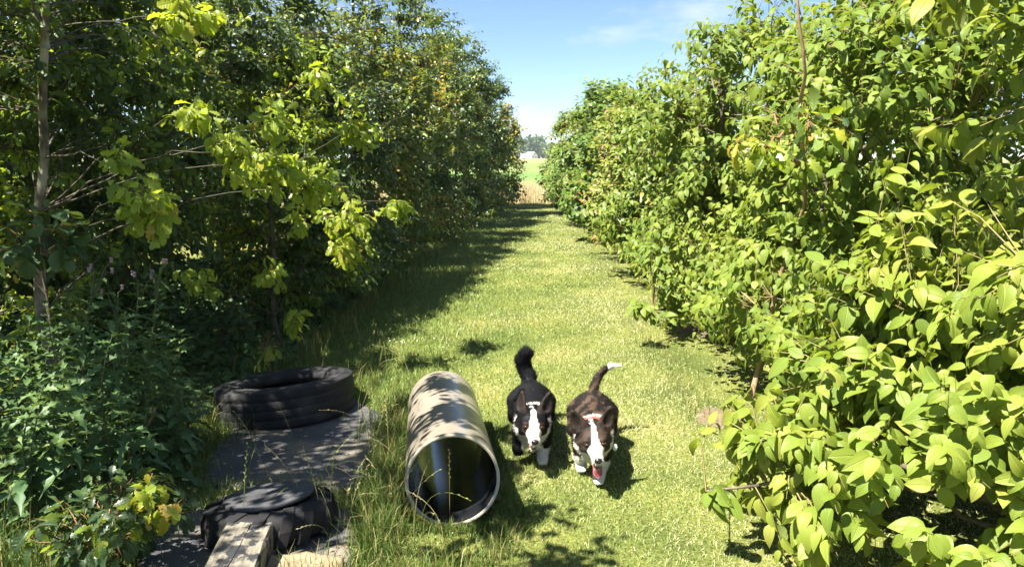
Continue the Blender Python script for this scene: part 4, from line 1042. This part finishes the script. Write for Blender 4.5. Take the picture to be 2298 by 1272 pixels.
# ------------------------------------------------------------------ thistles, saplings, stick
def stemmed(name, label, cat, base, height, lean, seed, templ, mat, leaf_len, n_leaves, group, flowers=0, lowbare=.1, tint=.3):
    r = np.random.RandomState(seed); bz = float(terrain(*base)); root = thing(name, label, cat, (*base, bz), group=group)
    t = np.linspace(0, 1, 9); P = np.stack([lean[0] * t ** 1.6 + .02 * np.sin(t * 7 + seed), lean[1] * t ** 1.6 + .02 * np.cos(t * 5 + seed), height * t - .02], -1)
    link('stem', tube_mesh('stem', [P], [.0075 * (1.15 - t)], M_thstem, 6), root)
    ms = [mesh_np('leaf', q['V'], [q['T'], q['Q']], mat, True, None, q['UV']) for q in templ]
    for i in range(n_leaves):
        u = lowbare + (1 - lowbare) * (i + .5) / n_leaves; c = np.array([np.interp(u, t, P[:, k]) for k in range(3)]); a = i * 2.4 + r.uniform(-.4, .4)
        d = norm([math.cos(a), math.sin(a), .55 - .5 * (1 - u) + r.normal(0, .2)]); nn = norm(np.array([0, 0, 1.0]) + r.normal(0, .25, 3)); d, s_, nn = [q[0] for q in leaf_frames(d[None], nn[None])]
        L = leaf_len * (1.1 - .65 * u) * r.uniform(.75, 1.2)
        o = link('leaf', ms[r.randint(len(ms))], root); d, s_, nn = d * L, s_ * L, nn * L
        o.matrix_local = Matrix(((d[0], s_[0], nn[0], c[0]), (d[1], s_[1], nn[1], c[1]), (d[2], s_[2], nn[2], c[2]), (0, 0, 0, 1))); o.color = (float(np.clip(tint + r.normal(0, .15) + .15 * u, 0, 1)), 0, 0, 1)
    for k in range(flowers):
        a = r.uniform(0, 6.28); tip = P[-1] + np.array([math.cos(a) * .05, math.sin(a) * .05, r.uniform(-.02, .06)])
        link('flower_stalk', tube_mesh('flower_stalk', [np.array([P[-2], (P[-1] + tip) / 2, tip])], [.003], M_thstem, 4), root)
        Vf, Qf = lathe([(.001, 0), (.006, .002), (.008, .009), (.005, .015), (.007, .019), (.009, .025), (.001, .027)], 10)
        o = link('flower_head', mesh_np('flower_head', Vf, [Qf], M_thflower, True), root, loc=tip)
    return root
ORD = ['first', 'second', 'third', 'fourth', 'fifth', 'sixth', 'seventh', 'eighth', 'ninth', 'tenth', 'eleventh', 'twelfth', 'thirteenth', 'fourteenth', 'fifteenth', 'sixteenth', 'seventeenth', 'eighteenth', 'nineteenth', 'twentieth', 'twenty-first', 'twenty-second', 'twenty-third', 'twenty-fourth']
rs = np.random.RandomState(77); GT = 'thistles under the oaks on the left'
th = [(185, 1105, 590, 4), (300, 1060, 610, 3), (345, 1075, 600, 4), (255, 1090, 640, 2), (120, 1100, 660, 0), (70, 1120, 700, 0), (230, 1160, 730, 0), (150, 1180, 760, 0), (380, 1040, 720, 0),
      (330, 1120, 800, 0), (40, 1180, 800, 0), (420, 1010, 790, 0), (280, 1010, 660, 0), (205, 1010, 640, 0), (100, 1220, 860, 0), (360, 980, 700, 0), (395, 1090, 850, 0), (300, 1190, 870, 0), (20, 1090, 720, 0), (160, 1060, 620, 0), (332, 1030, 640, 0), (90, 1050, 690, 0), (240, 1130, 690, 0), (375, 1060, 760, 0), (180, 1230, 820, 0), (60, 1240, 900, 0)]
for i, (px, pb, ptop, fl) in enumerate(th):
    b = ground(px, pb, .02); tp = at(px + rs.uniform(-25, 35), ptop, b[1]); hgt = tp[2]
    lb = '%s spiny flowerless thistle counted from the left edge, shaded by the oaks' % ORD[sum(1 for q in th if q[3] == 0 and q[0] < px)]
    if fl: lb = ['tall thistle with a mauve flower cluster, leftmost of the flowering ones', 'flowering thistle with pale sunlit buds, nearest the thin stemmed oak', 'flowering thistle with mauve heads to the right of the others', 'thistle carrying only two mauve heads, between its flowering neighbours'][i]
    stemmed('thistle', lb, 'thistle', b[:2], hgt, (tp[0] - b[0], rs.uniform(-.08, .08)), 100 + i, THI, M_thistle, .19, 36, GT, fl)
# low oak sapling with yellow leaves at the bottom left
def low_oak(label, px, py, y, w, hgt, n, seed, tint, sprays=()):
    c = at(px, py, y); b = (c[0], c[1])
    plant('oak_sapling', label, 'sapling', b, [([[b[0], b[1], -.05], [b[0] + .02, b[1], hgt * .5], [b[0] + .03, b[1], hgt * .9]], .009)],
          [(c[0], c[1], hgt * .62, w, w * .8, hgt * .38)], n, 7, None, OAK, M_oak, .085, 7, seed, bark=M_twig_red, tint=tint, twig_leaf=.2, limb_r=.006, sprays=sprays, gap=-.6, zmin=.04)
low_oak('low oak seedling with yellowing leaves at the bottom left corner', 250, 1190, 2.55, .30, .42, 60, 41, (.12, .2), [spr(270, 1130, 2.5, .09, 4, .86), spr(355, 1165, 2.5, .08, 4, .92), spr(340, 1140, 2.5, .08, 3, .80), spr(220, 1230, 2.4, .06, 2, .7)])
low_oak('small oak seedling with a drooping yellow shoot just behind the truck tyre', 595, 790, 5.35, .16, .38, 22, 42, (.5, .3), [spr(595, 800, 5.3, .1, 5, .86)])
low_oak('dark leaved oak seedling in the shade left of the truck tyre', 520, 745, 5.6, .2, .5, 40, 43, (.05, .12))
# round-leaved alder spray low on the left
c = at(80, 520, 3.5)
plant('alder_sapling', 'dark round-leaved sapling in front of the pale trunk', 'sapling', (c[0], c[1]), [([[c[0], c[1], -.05], [c[0] + .03, c[1], .7], [c[0], c[1], 1.35]], .012)],
      [(c[0], c[1], 1.2, .34, .28, .22)], 26, 6, None, RND, M_alder, .095, 5, 44, bark=M_bark, tint=(.35, .3), twig_leaf=.2, limb_r=.007, gap=-.8)
# dead stick among the thistles
a, b = ground(265, 1080, .05), at(345, 910, 3.25)
Pst = np.array([a + (b - a) * t + np.array([.012 * math.sin(9 * t), 0, .01 * math.sin(5 * t)]) for t in np.linspace(0, 1, 10)])
tag(link('dead_stick', tube_mesh('dead_stick', [Pst - a], [.009 * (1.1 - .5 * np.linspace(0, 1, 10))], simple_mat('dead_wood', [(.3, (.16, .10, .06)), (.7, (.32, .22, .15))], 20, .9, .4), 7), loc=a), 'bare brown dead stick leaning among the thistles', 'stick')

finish_plants()

# ------------------------------------------------------------------ grass
rg = np.random.RandomState(9)
def keep_out(x, y):
    """True where grass may grow"""
    ok = np.ones(len(x), bool)
    # pipe footprint
    dx, dy = x - pp[0], y - pp[1]; al = dx * ax.x + dy * ax.y; ac = dx * ax.y - dy * ax.x
    ok &= ~((al > -.02) & (al < pl + .02) & (np.abs(ac) < .15))
    # mats
    for poly in MATS:
        c_ = poly.mean(0); p_ = c_ + (poly - c_) * .96; inside = np.zeros(len(x), bool); j = len(p_) - 1
        for i in range(len(p_)):
            xi, yi, xj, yj = *p_[i], *p_[j]; cr_ = ((yi > y) != (yj > y)) & (x < (xj - xi) * (y - yi) / (yj - yi + 1e-12) + xi); inside ^= cr_; j = i
        ok &= ~(inside & (np.random.RandomState(3).uniform(size=len(x)) > .02))
    for q in (ground(1615, 937), ground(1560, 742)): ok &= ((x - q[0]) / .16) ** 2 + ((y - q[1]) / .22) ** 2 > rg.uniform(-.35, 1.1, len(x))
    d1 = (x - tyre.location.x) ** 2 + (y - tyre.location.y) ** 2; ok &= d1 > .46 ** 2
    return ok
MATS = [np.array([g2(455, 1092), g2(470, 1010), g2(545, 940, -.09), g2(640, 895, -.1), g2(800, 905, -.1), g2(868, 935, -.06), g2(835, 1000, -.03), g2(800, 1095)]),
        np.array([g2(300, 1330), g2(330, 1180, .03), g2(440, 1150), g2(800, 1150), g2(790, 1330)])]

def blades(name, x, y, Lh, lean, width, col, mat, seg=2, label=None, curl=.5):
    n = len(x); r = rg
    az = r.uniform(0, 2 * np.pi, n); d = np.stack([np.cos(az), np.sin(az), 0 * az], -1)
    fa = r.uniform(0, 2 * np.pi, n); sdv = np.stack([np.cos(fa), np.sin(fa), 0 * fa], -1) * width[:, None] * .5
    B = np.stack([x, y, terrain(x, y) - .004], -1); up = np.array([0, 0, 1.0])
    c1 = B + (d * np.sin(lean * .6)[:, None] + up * np.cos(lean * .6)[:, None]) * (Lh * .55)[:, None]
    l2 = lean * (1 + curl); tip = c1 + (d * np.sin(l2)[:, None] + up * np.cos(l2)[:, None]) * (Lh * .5)[:, None]
    tip[:, 2] = np.maximum(tip[:, 2], B[:, 2] + .008)
    V = np.stack([B - sdv, B + sdv, c1 + sdv * .8, c1 - sdv * .8, tip], 1).reshape(-1, 3)
    o = np.arange(n)[:, None] * 5
    C = np.column_stack([np.repeat(np.clip(col, 0, 1), 5, 0), np.ones(n * 5)])
    return link(name, mesh_np(name, V, [o + np.array([0, 1, 2, 3]), o + np.array([3, 2, 4])], mat, False, {'Col': C}), kind='stuff')

def lawn():
    X, Y, Wd = [], [], []
    for y0, y1, dens, wd in ((1.7, 3.0, 8500, .0034), (3.0, 4.5, 8500, .0036), (4.5, 6.5, 5800, .0044), (6.5, 9, 3600, .0056), (9, 13, 2000, .0078), (13, 19, 1100, .011), (19, 27.6, 650, .015)):
        x0, x1 = -2.6, 2.3
        n = int((y1 - y0) * (x1 - x0) * dens); X.append(rg.uniform(x0, x1, n)); Y.append(rg.uniform(y0, y1, n)); Wd.append(np.full(n, wd))
    X, Y, Wd = map(np.concatenate, (X, Y, Wd))
    u, v, z = project(np.stack([X, Y, 0 * X], -1))
    ok = (u > -120) & (u < 2420) & (v < 1400) & keep_out(X, Y)
    # sparse under the shrubs on the right
    ok &= (X < 1.15) | (rg.uniform(size=len(X)) < .35)
    ok &= (X > -1.9) | (rg.uniform(size=len(X)) < .5)
    X, Y, Wd = X[ok], Y[ok], Wd[ok]; n = len(X); P = np.stack([X, Y, 0 * X], -1)
    patch = pnoise(P, 2.2, 4) + .6 * pnoise(P, 6.5, 6)
    dry = S((.30 * patch + .42 + .34 * np.clip(X, -1.5, 1.3) + .3 * S((X - .1) / .8) * S((6.5 - Y) / 2) - .06 * (Y > 6)) / 1.0)    # drier and more trodden on the open side
    isdry = rg.uniform(size=n) < dry * .78
    shade_len = S((-X - .2) / .9)
    Lh = (.029 + .030 * shade_len + .014 * S(patch)) * rg.uniform(.55, 1.4, n); Lh = np.where(isdry, Lh * .8, Lh)
    lean = np.where(isdry, rg.uniform(.5, 1.5, n), rg.uniform(.15, 1.15, n))
    g = rg.uniform(size=(n, 1)); green = np.array([.13, .20, .038]) * (1 - g) + np.array([.27, .33, .10]) * g
    s_ = rg.uniform(size=(n, 1)); straw = np.array([.32, .33, .14]) * (1 - s_) + np.array([.50, .48, .26]) * s_
    col = np.where(isdry[:, None], straw, green) * rg.uniform(.8, 1.15, (n, 1))
    return blades('lawn_grass', X, Y, Lh, lean, Wd * rg.uniform(.7, 1.3, n), col, M_grass)
lawn()

def tuft_grass():
    X, Y, Lh, Wd, dr = [], [], [], [], []
    def patch(cx, cy, rx, ry, n, l0, l1, w=.0035, dry=.2):
        X.append(cx + rx * rg.normal(0, .5, n)); Y.append(cy + ry * rg.normal(0, .5, n)); Lh.append(rg.uniform(l0, l1, n)); Wd.append(np.full(n, w)); dr.append(rg.uniform(size=n) < dry)
    def along(p0, p1, n, l0, l1, spread, w=.0035, dry=.2):
        t = rg.uniform(size=n); a, b = np.array(p0), np.array(p1); q = a + (b - a) * t[:, None] + rg.normal(0, spread, (n, 2))
        X.append(q[:, 0]); Y.append(q[:, 1]); Lh.append(rg.uniform(l0, l1, n)); Wd.append(np.full(n, w)); dr.append(rg.uniform(size=n) < dry)
    # between mat and pipe
    along((-.62, 2.75), (-.80, 4.3), 2200, .08, .22, .055); along((-.60, 2.6), (-.66, 3.6), 900, .10, .24, .05, dry=.2); along((-.85, 4.2), (-.75, 4.9), 900, .1, .26, .09)
    along((-.15, 2.75), (.0, 3.2), 500, .05, .11, .05); along((-.06, 3.15), (-.25, 4.5), 700, .04, .09, .035)
    along((-.55, 2.95), (-.15, 3.0), 700, .03, .08, .025, dry=.1)
    # left verge, behind and beside the tyre
    along((-2.0, 4.6), (-1.3, 5.3), 1600, .08, .24, .14, dry=.35); along((-2.0, 3.4), (-1.95, 4.3), 1700, .07, .2, .10); along((-1.75, 2.9), (-1.75, 3.5), 1200, .06, .16, .07, dry=.35)
    along((-1.95, 5.6), (-1.7, 9.0), 1500, .08, .26, .12, .004, .4); along((-1.7, 9), (-1.2, 26), 1500, .08, .22, .10, .008, .3)
    along((-2.6, 2.4), (-2.3, 4.4), 2400, .12, .38, .22, dry=.3)
    along((-.95, 2.35), (-.2, 2.6), 1500, .05, .15, .1, dry=.25); along((-2.0, 2.5), (-1.6, 2.8), 900, .1, .3, .1, dry=.3)
    along((1.15, 4.2), (1.1, 8), 700, .04, .12, .12, dry=.6)
    X_, Y_, L_, W_, D_ = map(np.concatenate, (X, Y, Lh, Wd, dr)); 
    dx, dy = X_ - pp[0], Y_ - pp[1]; al = dx * ax.x + dy * ax.y; ac = dx * ax.y - dy * ax.x
    ok = ~((al > -.02) & (al < pl + .02) & (np.abs(ac) < .19)); ok &= (X_ - tyre.location.x) ** 2 + (Y_ - tyre.location.y) ** 2 > .47 ** 2
    X_, Y_, L_, W_, D_ = X_[ok], Y_[ok], L_[ok], W_[ok], D_[ok]; n = len(X_)
    g = rg.uniform(size=(n, 1)); col = np.where(D_[:, None], np.array([.30, .26, .10]), np.array([.05, .10, .018]) * (1 - g) + np.array([.12, .18, .03]) * g) * rg.uniform(.75, 1.15, (n, 1))
    blades('long_grass', X_, Y_, L_, rg.uniform(.05, .75, n), W_, col, M_grass, curl=.9)
tuft_grass()

# leafy ground cover under the left trees
def undergrowth():
    n = 17000; x = rg.uniform(-5.5, -1.75, n); y = rg.uniform(2.3, 11, n); P0 = np.stack([x, y, 0 * x], -1)
    hgt = .28 + .22 * pnoise(P0, 1.5, 51); z = rg.uniform(.02, 1, n) ** .8 * np.maximum(hgt, .06)
    ok = (x < -1.95 - .05 * pnoise(P0, 3, 5) + .03 * (y - 6)) & ~((y < 5.3) & (x > -2.15)); x, y, z = x[ok], y[ok], z[ok]; n = len(x)
    P = np.stack([x, y, terrain(x, y) + z], -1); a = rg.uniform(0, 6.28, n)
    D, Sd, N = leaf_frames(np.stack([np.cos(a), np.sin(a), rg.normal(0, .4, n)], -1), np.array([0, -.3, 1.0]) + rg.normal(0, .35, (n, 3)))
    V, polys, uv, ids = join_leaves(LOD2, np.zeros(n, int), P, D, Sd, N, rg.uniform(.05, .12, n))
    o = link('undergrowth', mesh_np('undergrowth', V, polys, M_thistle, True, {'tint': rg.uniform(0, .55, n)[ids]}, uv), kind='stuff'); o.color = (0, 0, 0, 1)
undergrowth()

# ryegrass stalks with jointed seed heads
def stalks():
    paths, rad, cols = [], [], []
    spots = []
    for (px, py, n) in ((850, 1110, 8), (830, 1050, 7), (850, 960, 8), (880, 1190, 7), (780, 1200, 7), (700, 1180, 5), (1000, 1165, 2), (940, 1240, 4), (880, 830, 8), (820, 800, 7), (560, 1230, 3), (470, 1190, 3), (720, 850, 3), (620, 1090, 2)):
        q = ground(px, py); spots += [(q[0] + rg.normal(0, .05), q[1] + rg.normal(0, .06)) for _ in range(n)]
    Vs, Q4, off, Cs = [], [], 0, []
    for (x, y) in spots:
        L = rg.uniform(.22, .48); a = rg.uniform(0, 6.28); ln = rg.uniform(.15, .9); t = np.linspace(0, 1, 9)
        d = np.array([math.cos(a), math.sin(a), 0]); P = np.array([x, y, float(terrain(x, y))]) + np.outer(np.sin(ln * t ** 1.3) * L * t, d) + np.outer(np.cos(ln * t) * L * t, [0, 0, 1])
        V, Q, _ = tubes([P], [.0011 * (1.2 - .5 * t)], 4, False); Vs.append(V); Q4.append(Q + off); off += len(V)
        dry = rg.uniform() < .55; cc = np.array([.38, .33, .15]) if dry else np.array([.17, .21, .05]); Cs.append(np.tile(cc, (len(V), 1)))
        m = rg.randint(8, 13); hd = np.linspace(.62, .98, m); sdv = norm(np.cross(d, [0, 0, 1]))
        for k, u in enumerate(hd):
            c0 = np.array([np.interp(u, t, P[:, i]) for i in range(3)]); tg = norm(np.array([np.interp(min(u + .05, 1), t, P[:, i]) for i in range(3)]) - np.array([np.interp(u - .05, t, P[:, i]) for i in range(3)]))
            e = norm(tg + (1 if k % 2 else -1) * .55 * sdv) * .015; w_ = norm(np.cross(e, d + [0, 0, .3])) * .0026
            V = np.array([c0, c0 + e * .5 + w_, c0 + e, c0 + e * .5 - w_]); Vs.append(V); Q4.append(np.array([[0, 1, 2, 3]]) + off); off += 4; Cs.append(np.tile(cc * 1.1, (4, 1)))
    C = np.concatenate(Cs); link('seed_head_grass', mesh_np('seed_head_grass', np.concatenate(Vs), [np.concatenate(Q4)], M_grass, False, {'Col': np.column_stack([C, np.ones(len(C))])}), kind='stuff')
stalks()

# white clover heads in the lawn
def clover():
    Vs, Q4, off = [], [], 0
    base_v, base_q = lathe([(.0005, 0), (.005, .001), (.0075, .006), (.005, .011), (.0005, .012)], 8)
    pts = [(rg.uniform(-1.35, 1.0), y) for y in rg.uniform(4.8, 24, 100)] + [(ground(px, py)[0], ground(px, py)[1]) for px, py in zip(rg.uniform(850, 1110, 26), rg.uniform(755, 805, 26))]
    for x, y in pts:
        s_ = (1 + .05 * max(0, y - 5)) * rg.uniform(.5, .9); V = base_v * s_ + [x, y, float(terrain(x, y)) + rg.uniform(.02, .045)]
        Vs.append(V); Q4.append(base_q + off); off += len(V)
    link('clover_flowers', mesh_np('clover_flowers', np.concatenate(Vs), [np.concatenate(Q4)], simple_mat('clover_white', [(.3, (.6, .6, .52)), (.7, (.78, .76, .72))], 200, .8, 0), True), kind='stuff')
clover()

# fallen leaves and straw on the mats
def litter():
    n = 260; px, py = rg.uniform(450, 860, n), rg.uniform(925, 1270, n); P = np.array([ground(a, b, .02) for a, b in zip(px, py)]); P[:, 2] = terrain(P[:, 0], P[:, 1]) + .0285
    d1 = (P[:, 0] - tyre.location.x) ** 2 + (P[:, 1] - tyre.location.y) ** 2; d2 = (P[:, 0] - tt_.location.x) ** 2 + (P[:, 1] - tt_.location.y) ** 2
    P = P[(d1 > .22) & (d2 > .1)]; n = len(P); a = rg.uniform(0, 6.28, n)
    D, Sd, N = leaf_frames(np.stack([np.cos(a), np.sin(a), rg.normal(0, .1, n)], -1), np.array([0, 0, 1.0]) + rg.normal(0, .2, (n, 3)))
    V, polys, uv, ids = join_leaves(DOG2, rg.randint(0, 3, n), P, D, Sd, N, rg.uniform(.012, .035, n))
    C = np.array([.26, .19, .10]) * rg.uniform(.5, 1.4, (n, 1)); link('leaf_litter', mesh_np('leaf_litter', V, polys, M_dry, False, {'Col': np.column_stack([C[ids], np.ones(len(V))])}), kind='stuff')
litter()

# tall dry grass closing the path
def dry_strip():
    n = 26000; x = rg.uniform(-9, 9, n); y = rg.uniform(27.6, 32, n); P = np.stack([x, y, 0 * x], -1)
    L = rg.uniform(.45, .95, n) * (.85 + .2 * pnoise(P, .9, 3)); g = rg.uniform(size=(n, 1))
    col = np.array([.46, .36, .18]) * (1 - g) + np.array([.66, .56, .34]) * g
    blades('dry_grass', x, y, L, rg.uniform(.02, .4, n), np.full(n, .012), col, M_dry)
dry_strip()

# ------------------------------------------------------------------ far: farmhouse, wood, haze
def house():
    hy = 395.0; c = at(1192, 357, hy); z0 = float(terrain(c[0], hy)); root = thing('farmhouse', 'white gabled farmhouse with a pale grey roof beyond the fields', 'house', (c[0], hy, z0 - .2), (0, 0, R(-55)))
    Mw = simple_mat('white_render', [(.3, (.74, .73, .70)), (.7, (.82, .81, .78))], 1, .9, .1); Mr = simple_mat('grey_roof', [(.3, (.34, .33, .33)), (.7, (.46, .45, .44))], 2, .8, .2, mapping=(1, 1, 8)); Mg = flat_mat('dark_pane', (.05, .06, .07), .2)
    def poly(name, V, F, mat, parent): me = bpy.data.meshes.new(name); me.from_pydata(V, [], F); me.materials.append(mat); return link(name, me, parent)
    def block(x0, x1, y0, y1, h, rh):
        ym = (y0 + y1) / 2
        poly('wall', [(x0, y0, 0), (x1, y0, 0), (x1, y1, 0), (x0, y1, 0), (x0, y0, h), (x1, y0, h), (x1, y1, h), (x0, y1, h), (x0, ym, h + rh), (x1, ym, h + rh)],
             [(0, 1, 5, 4), (2, 3, 7, 6), (1, 2, 6, 9, 5), (3, 0, 4, 8, 7)], Mw, root)
        o = .35; sl = rh / (ym - y0); ze = h - o * sl
        V = [(x0 - o, y0 - o, ze + .05), (x1 + o, y0 - o, ze + .05), (x1 + o, ym, h + rh + .05), (x0 - o, ym, h + rh + .05), (x0 - o, y1 + o, ze + .05), (x1 + o, y1 + o, ze + .05)]
        V += [(a, b, c_ + .18) for a, b, c_ in V]
        return poly('roof', V, [(0, 1, 2, 3), (3, 2, 5, 4), (6, 9, 8, 7), (9, 10, 11, 8), (0, 6, 7, 1), (4, 5, 11, 10), (1, 7, 8, 2), (2, 8, 11, 5), (0, 3, 9, 6), (3, 4, 10, 9)], Mr, root)
    root.scale = (.56, .56, .56)
    block(-5.5, 5.5, -3.6, 3.6, 3.4, 3.0); block(-12.5, -5.6, -3, 3, 2.6, 2.2)
    def win(x, y, z, w, h, ax_):
        dx, dy = (w / 2, .03) if ax_ == 'x' else (.03, w / 2)
        V = [(x + a * dx, y + b * dy, z + c_ * h / 2) for a in (-1, 1) for b in (-1, 1) for c_ in (-1, 1)]
        poly('window', V, [(0, 1, 3, 2), (4, 6, 7, 5), (0, 4, 5, 1), (2, 3, 7, 6), (0, 2, 6, 4), (1, 5, 7, 3)], Mg, root)
    for x in (-3.5, -1.2, 1.2, 3.5): win(x, -3.62, 1.7, 1.0, 1.2, 'x')
    win(5.52, 0, 4.6, .9, 1.1, 'y'); win(5.52, -1.6, 1.7, .9, 1.2, 'y'); win(5.52, 1.6, 1.7, .9, 1.2, 'y')
    for x in (-10.5, -8): win(x, -3.02, 1.4, .9, 1, 'x')
house()

def wood():
    Vs, n_c = [], 0; P, R_ = [], []
    for i in range(26):
        x = -90 + 180 * (i + rg.uniform(-.3, .3)) / 26; y = rg.uniform(440, 520); hgt = rg.uniform(9, 15)
        n = 520; d = norm(rg.normal(size=(n, 3))); rr_ = rg.uniform(.6, 1, n)[:, None]; c = np.array([x, y, float(terrain(x, y)) + hgt * .52])
        lump = 1 + .18 * pnoise(d * 3 + i, 1.0, i)
        P.append(c + d * rr_ * lump[:, None] * [rg.uniform(5.5, 8), 5, hgt * .52])
    P = np.concatenate(P); n = len(P); D, Sd, N = leaf_frames(rg.normal(size=(n, 3)), rg.normal(size=(n, 3)) + [0, 0, .8])
    V, polys, uv, ids = join_leaves(LOD2, np.zeros(n, int), P, D, Sd, N, rg.uniform(1.6, 3.0, n))
    link('distant_wood', mesh_np('distant_wood', V, polys, leaf_mat('wood_leaf', [(0, (.035, .065, .022)), (1, (.06, .10, .03))], tfac=.2), False, {'tint': rg.uniform(size=n)[ids]}), kind='stuff')
wood()

HAZE = True
if HAZE:
    X0, X1, Y0, Y1, Z0, Z1 = -700, 700, -60, 700, -1.3, 26
    V = [(x, y, z) for x in (X0, X1) for y in (Y0, Y1) for z in (Z0, Z1)]
    me = bpy.data.meshes.new('haze'); me.from_pydata(V, [], [(0, 1, 3, 2), (4, 6, 7, 5), (0, 4, 5, 1), (2, 3, 7, 6), (0, 2, 6, 4), (1, 5, 7, 3)])
    m = bpy.data.materials.new('haze'); m.use_nodes = True; nt = m.node_tree; nt.nodes.remove(nt.nodes['Principled BSDF'])
    pv = nt.nodes.new('ShaderNodeVolumePrincipled'); pv.inputs['Color'].default_value = (.80, .88, 1, 1); pv.inputs['Density'].default_value = .0003; pv.inputs['Anisotropy'].default_value = .2
    nt.links.new(pv.outputs[0], nt.nodes['Material Output'].inputs['Volume']); me.materials.append(m)
    link('haze', me, kind='stuff')
